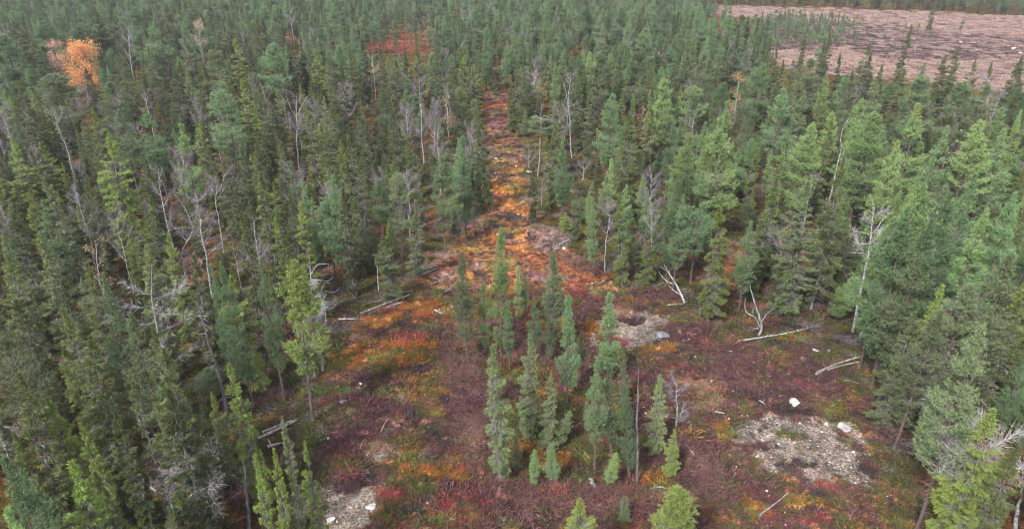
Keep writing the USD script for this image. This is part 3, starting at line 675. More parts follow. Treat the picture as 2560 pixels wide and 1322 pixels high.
for line in MARKED.replace("\n", "").split(";"):
    if line.strip():
        c, kd, x, y, h, hw = line.split()
        u, v = px(c, float(x), float(y))
        h = float(h)
        p = at(u, v, h)
        trees.append(dict(kind=kd, x=p[0], y=p[1], h=h, r=float(hw) * KS / FPX * np.linalg.norm(p - CAMP), marked=True))
for line in FOOTED.replace("\n", "").split(";"):
    if line.strip():
        kd, ub, vb, ut, vt, hw = line.split()
        f = at(float(ub), float(vb))
        t = lift(float(ut), float(vt), f)
        lean = t[:2] - f[:2]
        trees.append(dict(kind=kd, x=f[0], y=f[1], h=t[2], r=float(hw) / FPX * np.linalg.norm(f - CAMP), marked=True, lean=lean / max(t[2], 1)))
for t in trees:
    t["r"] *= 0.88 if KINDS[t["kind"]][1] == "spruce_tree" else 0.85 if t["kind"] == "N" else 0.88 if t["x"] < 12 else 0.9

# ------------------------------------------------------------------ single trees of their own shape: bare birches, snags, autumn trees
OWN = []                                 # (x, y, h) of these, for spacing


def crooked(name, label, cat, wood, trunk_px, r0, foot=None, height=None, limbs_px=(), auto=0, R=1.2, ntw=300, twig="twig_purple", low=0.35, seed=1, leaves=None, nleaf=0, leaf=0.16, r1=0.015, group=None, asc=0.75, limb_r=0.04, leaf_low=0.0, spread=0.25):
    """A tree drawn by its trunk and limbs as they lie in the photograph, built at its own distance."""
    r = np.random.default_rng(seed)
    if foot is None:
        f = at(*trunk_px[-1]) if height is None else None
        if height is not None:
            f = at(*trunk_px[0], height)
            f[2] = 0.0
    else:
        f = np.array([*foot, 0.0])
    g = float(gz(f[0], f[1])[0])
    pts = [lift(u, v, f) for u, v in trunk_px][::-1]
    if height is not None:
        if pts[0][2] > 0.4:
            b = pts[0]
            pts = [np.array([b[0] + (b[0] - pts[-1][0]) * 0.15, b[1], g - 0.2])] + pts
    pts[0] = np.array([pts[0][0], pts[0][1], min(pts[0][2], g) - 0.15]) if height is None else pts[0]
    o = pts[0].copy()
    o[2] = g
    pts = np.array(pts) - o
    n = 14
    tp = spline(pts, n)
    tp[1:-1, :2] += r.normal(0, 0.035, (n - 2, 2))
    x = thing(name, o, label, cat, group)
    tl = np.linspace(0, 1, n)
    part(x, "trunk", tube(tp, r0 * (1 - tl) ** 0.8 + r1, 7), M[wood], 50)
    for lp, lr in limbs_px:
        q = np.array([lift(u, v, f) for u, v in lp]) - o
        dd = r.normal(0, 0.25, len(q))
        dd[0] = 0
        q[:, 1] += np.cumsum(dd)
        q = spline(q, max(6, 2 * len(q)))
        part(x, "limb", tube(q, np.linspace(lr, lr * 0.25, len(q)), 5), M[wood], 50)
    ends = None
    if auto:
        L, tw, ends = bare_crown(r, tp, tp[-1, 2], R, auto, ntw, low, asc, limb_r)
        for l in L:
            part(x, "limb", l, M[wood], 50)
        part(x, "twigs", tw, M[twig], False, "stuff")
    if leaves and ends is not None:
        ok = ends[ends[:, 2] > tp[-1, 2] * leaf_low]
        c = ok[r.integers(0, len(ok), nleaf)] + r.normal(0, spread, (nleaf, 3))
        d = norm(r.normal(0, 1, (nleaf, 3)) + [0, 0, -0.3])
        part(x, "leaves", blades(c, d, r.uniform(0.7, 1.3, nleaf) * leaf, r.uniform(0.6, 1.1, nleaf) * leaf, r), M[leaves], False, "stuff")
    OWN.append((o[0], o[1], max(tp[-1, 2], 1.0), R))
    return x


def PX(c, *xy):
    return [px(c, x, y) for x, y in zip(xy[::2], xy[1::2])]


crooked("birch_tree", "birch in full orange-yellow autumn leaf among the dark spruces", "birch", "bark_birch", PX("A", 610, 330, 610, 560, 650, 740), 0.11, height=11.5, auto=18, R=2.3, ntw=700, twig="twig_grey", low=0.2, seed=5, leaves="orange_leaf", nleaf=5200, leaf=0.22, leaf_low=0.25, spread=0.42)
crooked("birch_tree", "fading pinkish birch with thin leaves beside the orange-yellow birch", "birch", "bark_birch", PX("A", 395, 310, 420, 430, 440, 540), 0.09, height=11, auto=14, R=1.3, ntw=600, twig="twig_grey", low=0.3, seed=6, leaves="pink_leaf", nleaf=1300, leaf=0.2, spread=0.25)
crooked("birch_tree", "tall bare white birch with a broom of pale limbs right of the orange birch", "birch", "bark_birch", PX("A", 942, 170, 955, 400, 975, 540, 1000, 640), 0.13, height=13, auto=16, R=1.6, ntw=600, low=0.4, seed=7, asc=1.0, limb_r=0.07,
        limbs_px=[(PX("A", 960, 500, 900, 420, 840, 340), 0.05), (PX("A", 965, 480, 1030, 420, 1085, 385), 0.05), (PX("A", 955, 330, 900, 260, 860, 220), 0.04), (PX("A", 955, 340, 990, 280, 1020, 225), 0.04)])
crooked("birch_tree", "bent bare birch with sparse long white limbs below the pinkish birch", "birch", "bark_birch", PX("A", 400, 800, 415, 890, 440, 970, 490, 1090), 0.1, height=10, auto=6, R=1.0, ntw=250, low=0.5, seed=8, limbs_px=[(PX("A", 425, 900, 450, 840, 455, 805), 0.04), (PX("A", 430, 920, 380, 870, 320, 825), 0.04), (PX("A", 440, 980, 380, 960, 320, 935), 0.04), (PX("A", 470, 1060, 420, 1040, 360, 1035), 0.03)])
crooked("birch_tree", "bare white birch with a fan-shaped crown between two tall spruces left of the track", "birch", "bark_birch", PX("A", 2180, 690, 2178, 800, 2182, 960, 2180, 1060), 0.1, height=11, auto=10, R=1.2, ntw=500, low=0.45, seed=9, asc=1.1, limbs_px=[(PX("A", 2180, 860, 2130, 780, 2095, 665), 0.05), (PX("A", 2180, 850, 2220, 770, 2270, 690), 0.05), (PX("A", 2182, 960, 2150, 930, 2115, 920), 0.03)])
crooked("birch_tree", "far pale birch skeleton standing above the wood near the top edge", "birch", "bark_birch", PX("A", 2130, 15, 2130, 60, 2135, 130), 0.1, height=13, auto=12, R=1.5, ntw=400, low=0.45, seed=10, asc=1.0, limb_r=0.06)
crooked("birch_tree", "cream-leaved birch fork showing between two dark spruce spires", "birch", "bark_birch", PX("A", 1455, 150, 1460, 220, 1470, 310), 0.1, height=12, auto=12, R=1.2, ntw=400, twig="twig_grey", low=0.4, seed=12, leaves="pink_leaf", nleaf=350, leaf=0.18)
crooked("birch_tree", "short pale birch fork just below the tall broom-limbed birch", "birch", "bark_birch", PX("A", 1040, 640, 1060, 690, 1080, 780), 0.1, height=9, auto=5, R=0.9, ntw=200, low=0.5, seed=13, limbs_px=[(PX("A", 1075, 740, 1100, 700, 1150, 685), 0.04)])
crooked("birch_tree", "tall thin bare birch left of the track with a pale lower stem", "birch", "bark_birch", PX("B", 580, 560, 585, 700, 600, 850, 595, 1000, 615, 1150, 630, 1330), 0.09, height=13, auto=12, R=1.3, ntw=700, low=0.4, seed=14)
crooked("birch_tree", "forked bare birch with long curved arms beside the thin pale birch left of track", "birch", "bark_birch", PX("B", 725, 900, 720, 980, 712, 1060, 735, 1200, 738, 1300), 0.09, height=9.5, auto=7, R=1.0, ntw=350, low=0.45, seed=15, limbs_px=[(PX("B", 712, 1060, 690, 1020, 665, 975), 0.035), (PX("B", 718, 990, 750, 960, 780, 930), 0.035)])
crooked("birch_tree", "forked white birch with two long bare stems right of the track", "birch", "bark_birch", PX("B", 1695, 530, 1690, 620, 1675, 740, 1690, 900, 1690, 1060, 1715, 1200), 0.1, height=13, auto=8, R=1.1, ntw=350, low=0.45, seed=16, limbs_px=[(PX("B", 1672, 780, 1655, 660, 1615, 560), 0.05), (PX("B", 1690, 860, 1720, 830, 1755, 815), 0.03)])
crooked("bare_tree", "small leafless tree with upright twigs beside the white rock on the track edge", "bare tree", "twig_grey", PX("B", 1385, 1090, 1388, 1160, 1390, 1240), 0.05, auto=9, R=1.0, ntw=260, low=0.2, seed=17)
crooked("bare_tree", "small pale forked shrub among the pines right of the track", "bare tree", "twig_grey", PX("B", 1790, 1190, 1788, 1250, 1780, 1320), 0.05, auto=8, R=0.9, ntw=200, low=0.2, seed=18)
crooked("dead_tree", "dead pine with a curly white wind-twisted top on the right edge of the track", "dead tree", "dead_wood", PX("B", 1480, 770, 1475, 870, 1470, 1000, 1465, 1150, 1450, 1290), 0.09, auto=0, seed=19,
        limbs_px=[(PX("B", 1475, 890, 1500, 850, 1530, 860, 1555, 890), 0.05), (PX("B", 1475, 880, 1440, 850, 1410, 880), 0.05), (PX("B", 1475, 880, 1470, 840, 1440, 820), 0.04), (PX("B", 1478, 880, 1510, 870, 1540, 880), 0.04), (PX("B", 1470, 985, 1520, 985, 1550, 1030), 0.035), (PX("B", 1475, 900, 1500, 890, 1525, 895), 0.035), (PX("B", 1478, 900, 1450, 890, 1425, 895), 0.035), (PX("B", 1478, 830, 1490, 790, 1500, 765), 0.03)])
crooked("birch_tree", "white-topped bare birch with crooked arms at the right edge of the bog", "birch", "bark_birch", PX("C", 2250, 520, 2260, 600, 2255, 720, 2250, 860), 0.12, height=13, auto=5, R=1.2, ntw=300, low=0.6, seed=20, limb_r=0.06,
        limbs_px=[(PX("C", 2258, 610, 2230, 560, 2195, 515), 0.06), (PX("C", 2258, 600, 2290, 560, 2330, 525), 0.05), (PX("C", 2330, 640, 2360, 580, 2400, 555, 2470, 545), 0.06), (PX("C", 2256, 760, 2210, 745, 2165, 733, 2130, 732), 0.06), (PX("C", 2254, 810, 2330, 800, 2420, 803), 0.05)])
crooked("dead_tree", "white bent bare stem poking out between pine tops below the bog", "dead tree", "bark_birch", PX("C", 1240, 858, 1225, 900, 1195, 935, 1185, 980, 1180, 1100), 0.1, height=12, seed=21, limbs_px=[(PX("C", 1222, 905, 1245, 880, 1255, 872), 0.05)])
crooked("bare_tree", "leafless many-armed tree in front of the broad bright pines", "bare tree", "dead_wood", PX("C", 985, 1130, 970, 1200, 965, 1260, 965, 1340), 0.08, height=10, auto=5, R=0.9, ntw=200, low=0.5, seed=22, limbs_px=[(PX("C", 966, 1280, 940, 1200, 915, 1180), 0.05), (PX("C", 966, 1275, 1000, 1220, 1020, 1190), 0.05), (PX("C", 966, 1290, 930, 1250, 910, 1230), 0.04), (PX("C", 966, 1290, 1010, 1270, 1030, 1240), 0.04)])
crooked("dead_tree", "charred grey snag with short white curled branch stubs left of the clearing", "dead tree", "black_wood", PX("D", 1450, 925, 1470, 990, 1500, 1080, 1525, 1200, 1560, 1300) + PX("G", 1600, 170, 1640, 330, 1690, 590), 0.13, seed=23)
sn = stage.GetPrimAtPath("/World/dead_tree_002")
crooked("dead_tree", "gnarled grey dead pine with curled silvery arms beside the yellow-green pine", "dead tree", "dead_wood", PX("D", 2275, 610, 2285, 720, 2290, 860, 2300, 980, 2320, 1080), 0.12, height=10, auto=4, R=0.9, ntw=700, twig="twig_grey", low=0.3, seed=24, limb_r=0.05,
        limbs_px=[(PX("D", 2287, 720, 2340, 660, 2400, 650, 2420, 640), 0.05), (PX("D", 2288, 760, 2350, 760, 2400, 790, 2430, 770), 0.05), (PX("D", 2290, 780, 2240, 750, 2200, 700), 0.05), (PX("D", 2292, 880, 2340, 900, 2380, 850, 2440, 860, 2480, 850), 0.05), (PX("D", 2296, 920, 2350, 930, 2400, 950, 2430, 930), 0.05), (PX("D", 2290, 800, 2230, 800, 2205, 790), 0.04), (PX("D", 2300, 900, 2350, 860, 2370, 810, 2420, 800), 0.04), (PX("D", 2284, 690, 2250, 650, 2225, 640), 0.04)])
crooked("dead_tree", "half-dead pine with a tangle of bare grey branches under green tips", "dead tree", "dead_wood", PX("D", 1110, 640, 1115, 800, 1120, 950, 1150, 1100), 0.12, height=10.5, auto=12, R=2.2, ntw=500, twig="twig_grey", low=0.15, seed=25, asc=0.05, limb_r=0.034)
crooked("birch_tree", "slender white birch stem slanting through the dark spruces at left", "birch", "bark_birch", PX("D", 545, 60, 580, 190, 620, 320, 660, 460, 690, 640), 0.09, height=11, auto=8, R=1.0, ntw=420, low=0.4, seed=26)
crooked("birch_tree", "thin grey birch stem rising behind the big spruce left of centre", "birch", "bark_birch", PX("D", 1165, -60, 1175, 90, 1200, 220, 1235, 370), 0.08, height=11, auto=8, R=1.1, ntw=500, low=0.4, seed=27)
crooked("birch_tree", "tall leaning birch with drooping bare crown in the wood left of the orange clearing", "birch", "bark_birch", PX("D", 1435, 140, 1465, 300, 1480, 450, 1510, 560, 1535, 740), 0.1, height=10.5, auto=12, R=1.4, ntw=480, low=0.35, seed=28, asc=0.5, limbs_px=[(PX("D", 1480, 480, 1430, 500, 1400, 520), 0.03), (PX("D", 1490, 500, 1530, 495, 1560, 495), 0.03)])
crooked("birch_tree", "birch stem leaning left against the drooping bare birch", "birch", "bark_birch", PX("D", 1330, 190, 1370, 280, 1420, 380, 1370, 490, 1335, 590), 0.09, height=10, auto=6, R=1.2, ntw=350, low=0.5, seed=29, limbs_px=[(PX("D", 1415, 390, 1340, 360, 1265, 370), 0.035)])
crooked("birch_tree", "crooked small birch with white upper limbs above the two blue-green pines", "birch", "bark_birch", PX("D", 1865, 310, 1870, 420, 1885, 520, 1915, 650), 0.08, height=8, auto=8, R=1.2, ntw=350, low=0.3, seed=30, limbs_px=[(PX("D", 1880, 500, 1910, 450, 1965, 410), 0.03), (PX("D", 1868, 345, 1885, 310, 1900, 300), 0.03)])
crooked("birch_tree", "pale birch top with a spray of fine limbs above the leaning birches", "birch", "bark_birch", PX("D", 1650, -20, 1620, 90, 1580, 160), 0.07, height=9, auto=7, R=1.3, ntw=400, low=0.3, seed=31)
crooked("autumn_shrub", "slim birch sprinkled with yellow leaves low among the spruces at left", "birch", "twig_grey", PX("D", 705, 480, 710, 600, 730, 750), 0.05, height=6.5, auto=9, R=0.9, ntw=200, low=0.15, seed=32, leaves="yellow_leaf", nleaf=260, leaf=0.12, spread=0.2)
crooked("autumn_shrub", "slim shrub with scattered orange leaves beside the leaning birch stem", "birch", "twig_grey", PX("D", 1440, 640, 1450, 750, 1470, 860), 0.04, auto=7, R=0.6, ntw=120, low=0.15, seed=33, leaves="pink_leaf", nleaf=160, leaf=0.13, spread=0.15)
crooked("autumn_shrub", "small orange-leaved birch at the right side of the track's far end", "birch", "twig_grey", PX("B", 1470, 560, 1472, 680, 1475, 800), 0.06, height=9, auto=9, R=0.8, ntw=200, low=0.3, seed=34, leaves="yellow_leaf", nleaf=260, leaf=0.15, spread=0.2)
crooked("autumn_shrub", "yellow-leaved sapling against the spruces left of the track's far end", "birch", "twig_grey", PX("B", 785, 730, 785, 790, 790, 850), 0.05, height=7, auto=7, R=0.8, ntw=160, low=0.3, seed=35, leaves="yellow_leaf", nleaf=140, leaf=0.18)
crooked("autumn_shrub", "pale yellow birch crown behind the spruces below the red clearing", "birch", "twig_grey", PX("B", 235, 370, 240, 460, 250, 560), 0.06, height=10, auto=9, R=1.1, ntw=200, low=0.3, seed=36, leaves="yellow_leaf", nleaf=260, leaf=0.14)
crooked("autumn_shrub", "golden-leaved birch between dark spruces below the bog's left end", "birch", "twig_grey", PX("C", 435, 520, 430, 600, 420, 700), 0.06, height=10.5, auto=10, R=1.2, ntw=200, low=0.3, seed=37, leaves="yellow_leaf", nleaf=500, leaf=0.18, spread=0.3)
crooked("autumn_shrub", "rust-leaved birch wedged between the two broad spruces right of track", "birch", "twig_brown", PX("B", 2215, 790, 2225, 900, 2240, 1050), 0.06, height=9, auto=12, R=1.1, ntw=400, twig="twig_brown", low=0.2, seed=38, leaves="pink_leaf", nleaf=420, leaf=0.14)
crooked("bare_tree", "multi-stemmed leafless bush with a few yellow leaves in the lower left", "bare tree", "twig_grey", PX("G", 1400, 800, 1420, 930, 1460, 1100, 1510, 1330), 0.09, auto=16, R=1.9, ntw=1300, twig="twig_grey", low=0.15, seed=39, leaves="yellow_leaf", nleaf=170, leaf=0.14, asc=1.3, leaf_low=0.5)
crooked("dead_tree", "dark broken snag with a pale tip in the lower left foreground", "dead tree", "black_wood", PX("G", 1782, 815, 1795, 900, 1808, 1050, 1825, 1180, 1832, 1330), 0.10, seed=40, limbs_px=[(PX("G", 1782, 825, 1790, 820, 1800, 817), 0.03), (PX("G", 1800, 950, 1760, 900, 1720, 890), 0.025), (PX("G", 1808, 1040, 1780, 1050, 1750, 1060), 0.025), (PX("G", 1815, 1100, 1790, 1140, 1770, 1150), 0.025), (PX("G", 1830, 1235, 1780, 1245, 1720, 1290, 1660, 1302), 0.05)])
crooked("dead_tree", "dark leaning trunk with bare top in the lower left corner", "dead tree", "bark_spruce", PX("G", 165, 430, 210, 550, 260, 680, 320, 840), 0.16, auto=6, R=1.0, ntw=260, twig="twig_grey", low=0.5, seed=41)
crooked("birch_tree", "big leaning birch with flaky white bark and one long right arm", "birch", "bark_birch", PX("F", 1412, 165, 1415, 260, 1400, 430, 1375, 620, 1335, 800, 1300, 980, 1265, 1150), 0.125, auto=6, R=1.2, limb_r=0.025, ntw=520, twig="twig_grey", low=0.5, seed=42,
        limbs_px=[(PX("F", 1405, 430, 1450, 370, 1500, 310, 1610, 262), 0.045), (PX("F", 1410, 330, 1430, 260, 1445, 215), 0.04), (PX("F", 1380, 560, 1310, 560, 1215, 550), 0.035), (PX("F", 1400, 440, 1340, 420, 1270, 430), 0.035), (PX("F", 1390, 500, 1320, 490, 1265, 480), 0.03), (PX("F", 1405, 380, 1340, 340, 1315, 300), 0.04)])
crooked("birch_tree", "small birch stem slanting right at the foot of the big flaky birch", "birch", "bark_birch", PX("F", 1410, 950, 1380, 1030, 1345, 1140, 1300, 1200), 0.12, seed=43, r1=0.03)
crooked("birch_tree", "straight slim white birch at the right clearing edge", "birch", "bark_birch", PX("F", 725, 400, 735, 470, 742, 560, 742, 700, 738, 850), 0.075, auto=8, R=1.1, ntw=420, low=0.6, seed=44, limbs_px=[(PX("F", 745, 560, 770, 530, 785, 480), 0.04), (PX("F", 743, 560, 720, 545, 710, 535), 0.04), (PX("F", 745, 810, 760, 770, 768, 730), 0.03)])
crooked("bare_tree", "bleached forked stems splayed upward at the right clearing edge", "bare tree", "dead_wood", PX("F", 515, 800, 540, 900, 590, 1060, 600, 1120, 570, 1165), 0.11, seed=45, r1=0.025, limbs_px=[(PX("F", 585, 1110, 560, 1050, 520, 1005, 475, 980, 465, 870), 0.09), (PX("F", 600, 1070, 640, 1000, 680, 955), 0.07), (PX("F", 580, 1130, 560, 1090, 530, 1055), 0.05), (PX("F", 580, 1120, 545, 1130, 540, 1165), 0.08), (PX("F", 535, 1010, 545, 990, 545, 970), 0.04)])
crooked("birch_tree", "white birch leaning left in the lower right corner", "birch", "bark_birch", PX("I", 1960, 480, 1985, 640, 2070, 850, 2020, 930, 1975, 1080, 1910, 1330), 0.13, auto=16, R=1.9, ntw=1100, twig="twig_grey", low=0.45, seed=46, limb_r=0.055, limbs_px=[(PX("I", 2060, 870, 1960, 830, 1880, 790), 0.04), (PX("I", 2010, 940, 2080, 960, 2135, 995), 0.04), (PX("I", 2000, 650, 1900, 660, 1760, 625), 0.05), (PX("I", 1990, 600, 1930, 560, 1880, 510), 0.05)])
crooked("birch_tree", "birch pair stem at the right frame edge in the lower right corner", "birch", "bark_birch", PX("I", 2530, 960, 2490, 1120, 2470, 1330), 0.12, seed=47, auto=6, R=1.1, ntw=200, twig="twig_grey", low=0.5, leaves="yellow_leaf", nleaf=80, leaf=0.14)
crooked("dead_tree", "straight black dead pole standing in the centre island", "dead tree", "black_wood", PX("H", 2195, 140, 2188, 300, 2182, 600, 2188, 980), 0.085, seed=48, r1=0.02)
crooked("birch_tree", "small white birch trunk with fine twigs on the right side of the island", "birch", "bark_birch", PX("H", 2475, 250, 2470, 400, 2475, 500, 2460, 610), 0.08, auto=10, R=1.0, ntw=420, low=0.2, seed=49)
crooked("dead_tree", "short broken grey stump leaning left at the front of the island", "tree stump", "dead_wood", PX("H", 1842, 940, 1855, 970, 1872, 1008), 0.10, seed=50, r1=0.08)
crooked("birch_tree", "thin white stem between the spruces left of the orange clearing", "birch", "bark_birch", PX("E", 265, 600, 275, 700, 285, 855), 0.05, seed=51, r1=0.02)
crooked("dead_tree", "short pale crooked snag standing left of the track bend", "dead tree", "dead_wood", PX("E", 112, 48, 98, 90, 95, 140), 0.06, seed=52, r1=0.02)
crooked("birch_tree", "slender birch with grey crown at the edge above the right log pile", "birch", "bark_birch", PX("E", 1965, 220, 1975, 350, 1950, 500, 1945, 690), 0.06, auto=9, R=1.1, ntw=500, low=0.4, seed=53)
crooked("birch_tree", "thin pale birch behind the leaning fallen birch", "birch", "bark_birch", PX("E", 2280, 260, 2290, 400, 2285, 600, 2240, 800), 0.06, auto=9, R=1.1, ntw=420, low=0.45, seed=54)
crooked("dead_tree", "lone tilted dead pole on the bog", "dead tree", "black_wood", PX("C", 1545, 85, 1530, 130, 1515, 182), 0.10, seed=55, r1=0.03)
crooked("dead_tree", "slanting dead pole at the near edge of the dark heath", "dead tree", "black_wood", PX("C", 1768, 255, 1750, 330, 1730, 412), 0.10, seed=56, r1=0.03)
# curled white branch stubs of the charred snag
q = sn
r = np.random.default_rng(77)
foot = at(*px("G", 1690, 590))
org = np.array(UsdGeom.Xformable(q).GetLocalTransformation().ExtractTranslation())
for i in range(26):
    f = r.uniform(0.05, 0.93)
    path = PX("D", 1450, 925, 1470, 990, 1500, 1080, 1525, 1200, 1560, 1300) + PX("G", 1600, 170, 1640, 330, 1690, 590)
    tp = spline(np.array([lift(u, v, foot) for u, v in path]), 50) - org
    b = tp[int(f * 49)]
    sgn = r.choice([-1, 1])
    d = np.array([sgn * r.uniform(0.5, 1), r.normal(0, 0.5), r.uniform(-0.3, 0.35)])
    ln = r.uniform(0.2, 0.75)
    c = np.array([b, b + d * ln * 0.5, b + d * ln + np.array([0, 0, r.choice([-0.3, 0.25])]) * ln])
    c = spline(c, 6)
    usdkit.mesh(stage, numbered(str(q.GetPath()) + "/branch"), tube(c, np.linspace(0.022, 0.008, 6), 4), M["dead_wood"], 50)

# ------------------------------------------------------------------ the rest of the wood
OPEN_PX = [[(640, 950), (760, 960), (850, 900), (850, 1110), (740, 1130), (640, 1110)], [(890, 720), (1050, 690), (1060, 760), (900, 810)], [(1700, 640), (1760, 660), (1740, 760), (1690, 740)], [(1870, 740), (1930, 720), (2040, 800), (2050, 860), (1890, 850)],
           [(255, 1140), (290, 1130), (410, 1215), (390, 1250)], [(275, 930), (310, 930), (315, 1010), (280, 1010)], [(1800, 540), (1850, 560), (1830, 620), (1800, 610)], [(1060, 520), (1100, 520), (1110, 600), (1060, 640)], [(2070, 880), (2160, 890), (2170, 950), (2080, 930)]]
clear_px = shapely.union_all([Polygon(CLEARING_PX).buffer(0)] + [Polygon(p) for p in OPEN_PX])
bog_px = shapely.union_all([Polygon(p).buffer(0) for p in BOG_PX] + [Polygon([(1930, 48), (2560, 92), (2560, 225), (2300, 200), (1985, 170)])] + [Polygon(p).buffer(0) for p in RED_PX[:2]])
NO_ZONE = shapely.union_all([CLEARING.buffer(0.3), *BOGS, HEATH, *REDS])
mk = np.array([[t["x"], t["y"]] for t in trees] + [[o[0], o[1]] for o in OWN])
mh = np.array([t["h"] for t in trees] + [o[2] for o in OWN])
nt0 = len(trees)
pk = [np.c_[mk, mh * f] for f in (0.97, 0.8)] + [np.c_[mk[nt0:], mh[nt0:] * f] for f in (0.65, 0.5, 0.35)] + [np.c_[mk[:nt0], mh[:nt0] * f][[i for i, t in enumerate(trees) if t["kind"] in "NYWQVS" or t["r"] > 1.4]] for f in (0.65, 0.5)]
pk += [np.c_[mk[nt0:] + [sx, 0], mh[nt0:] * f][[i for i, o in enumerate(OWN) if o[3] >= 1.25 and o[2] > 6]] for f in (0.9, 0.65, 0.4) for sx in (-1.1, 1.1)]
pk = np.vstack(pk)
mtop = proj(pk)
mdist = np.hypot(pk[:, 0], pk[:, 1])
r = np.random.default_rng(2024)
cand = []
for y0, y1, sp in ((14, 60, 3.0), (60, 110, 2.8), (110, 190, 3.0), (190, 430, 4.2)):
    xm = 0.80 * y1 + 14
    xs, ys = np.meshgrid(np.arange(-xm, xm, sp), np.arange(y0, y1, sp))
    cand.append(np.stack([xs.ravel(), ys.ravel()], 1) + r.uniform(-0.48, 0.48, (xs.size, 2)) * sp)
cand = np.vstack(cand)
cand = cand[np.abs(cand[:, 0]) < 0.80 * cand[:, 1] + 12]
cand = cand[~shapely.contains_xy(NO_ZONE, cand[:, 0], cand[:, 1])]
tree_kd = cKDTree(mk)
cand = cand[tree_kd.query(cand)[0] > 1.5]
order = r.permutation(len(cand))
for x, y in cand[order]:
    d = math.hypot(x, y)
    side = x / max(d, 1)
    mix = meshkit.noise(np.array([x / 14, y / 14, 0.3]), 9)
    q = r.uniform()
    if d > 150:
        kd = "P" if q < 0.62 else "D" if q < 0.76 else "S" if q < 0.95 else "T"
        h = r.uniform(8.5, 12.5)
        if side > 0.42 and d < 230 and y < 190:
            h *= 0.55
    elif x > 8 and y < 90:
        kd = "P" if q < 0.22 + 0.3 * mix else "Q" if q < 0.44 + 0.2 * mix else "S" if q < 0.70 else "D" if q < 0.78 else "Y" if q < 0.84 else "T" if q < 0.89 else "S" if q < 0.97 else "B"
        h = r.uniform(8, 13.5)
    elif x > 8:
        kd = "S" if q < 0.28 else "P" if q < 0.52 else "Q" if q < 0.62 else "D" if q < 0.78 else "T" if q < 0.84 else "S" if q < 0.94 else "Y"
        h = r.uniform(9, 13)
    else:
        kd = "S" if q < 0.46 else "Y" if q < 0.56 else "W" if q < 0.62 else "T" if q < 0.69 else "S" if q < 0.82 else "B" if q < 0.85 else "P" if q < 0.93 else "D"
        h = r.uniform(7, 12.5)
    if r.uniform() < 0.22:
        h *= r.uniform(0.35, 0.7)
    if d < 175:
        h *= 0.8
    if kd in "TB":
        h = min(h, 9.0)
    zz = np.array([0.0, 0.35, 0.7, 1.0]) * h
    pu, pv, pw = proj(np.c_[np.full(4, x), np.full(4, y), zz])
    hw = 1.2 / d * FPX
    if pu.max() < -120 or pu.min() > 2680 or pv.min() > 1340 or pv.max() < -60:
        continue
    if shapely.contains_xy(clear_px, pu, pv).any() or shapely.contains_xy(clear_px, pu + hw * 0.8, pv)[1:].any() or shapely.contains_xy(clear_px, pu - hw * 0.8, pv)[1:].any():
        continue
    if shapely.contains_xy(bog_px, pu[1:], pv[1:]).any() and r.uniform() < 0.97:
        continue
    # do not stand in front of the upper part of a tree that the photograph shows in full
    beh = mdist > d + 0.5
    hide = beh & (np.abs(mtop[0] - pu[3]) < hw * 1.1) & (mtop[1] > pv[3] - 8) & (mtop[1] < pv[0])
    if hide.any():
        h2 = h * 0.5
        if d > 95 or r.uniform() < 0.55:
            continue
        h = h2
        pt = proj(np.array([x, y, h]))
        if (beh & (np.abs(mtop[0] - pt[0]) < hw) & (mtop[1] > pt[1] - 5) & (mtop[1] < pv[0])).any():
            continue
    trees.append(dict(kind=kd, x=x, y=y, h=h, r=None, marked=False))
# stunted pines on the heath between the bogs, and a few on the bogs
for poly, n, hh in ((HEATH, 2600, (1.6, 4.6)), (BOGS[0], 60, (0.6, 2.0)), (BOGS[1], 40, (0.6, 1.8)), (REDS[0], 26, (2, 6)), (REDS[2], 30, (2, 6))):
    x0, y0, x1, y1 = poly.bounds
    c = np.stack([r.uniform(x0, x1, n * 6), r.uniform(y0, y1, n * 6)], 1)
    c = c[shapely.contains_xy(poly, c[:, 0], c[:, 1])][:n]
    for x, y in c:
        if poly is HEATH and r.uniform() < 0.35 + 0.64 * sstep(0.38, 0.50, x / y):
            continue
        trees.append(dict(kind=r.choice(["D", "P", "T"], p=[0.58, 0.34, 0.08]), x=x, y=y, h=r.uniform(*hh), r=None, marked=False, far=True))

# ------------------------------------------------------------------ labels: which tree is which
LANDMARKS = [("the orange-yellow birch", *px("A", 610, 470)), ("the tall broom-limbed white birch", *px("A", 945, 330)), ("the fan-crowned white birch", *px("A", 2180, 800)), ("the bent long-limbed birch", *px("A", 430, 950)),
             ("the charred snag", 525, 880), ("the gnarled silvery dead pine", *px("D", 2290, 800)), ("the slanting birch stem at left", *px("D", 600, 250)), ("the drooping bare birch", *px("D", 1480, 420)),
             ("the curly-topped dead pine", *px("B", 1475, 900)), ("the forked two-stemmed birch", *px("B", 1680, 800)), ("the red clearing", 1010, 115), ("the far end of the track", 1240, 230), ("the golden bog-side birch", *px("C", 430, 560)),
             ("the white-topped bog birch", *px("C", 2258, 620)), ("the white bent stem", *px("C", 1215, 910)), ("the many-armed leafless tree", *px("C", 968, 1230)), ("the big flaky-barked birch", 2165, 680), ("the splayed bleached stems", 1890, 790),
             ("the black dead pole", 1595, 1060), ("the leaning fallen birch", 1690, 700), ("the large sand patch", 2030, 1120), ("the yellow-flecked leafless bush", 480, 1200), ("the dark leaning trunk", 80, 1090), ("the lower right birch", 2390, 1180), ("the broken lower left snag", 612, 1230), ("the twin grey logs", 700, 1070), ("the white log pile", 960, 760)]
LOOK = {"S": "dark narrow spruce", "Y": "yellow-green spruce", "W": "pale grey-green spruce", "P": "blue-green pine", "Q": "bright green pine", "D": "dull grey-green pine", "N": "slim open-crowned pine", "V": "yellow-green pine", "F": "flat-topped bare-stemmed pine", "B": "leafless pale birch", "T": "purple-grey twiggy tree"}
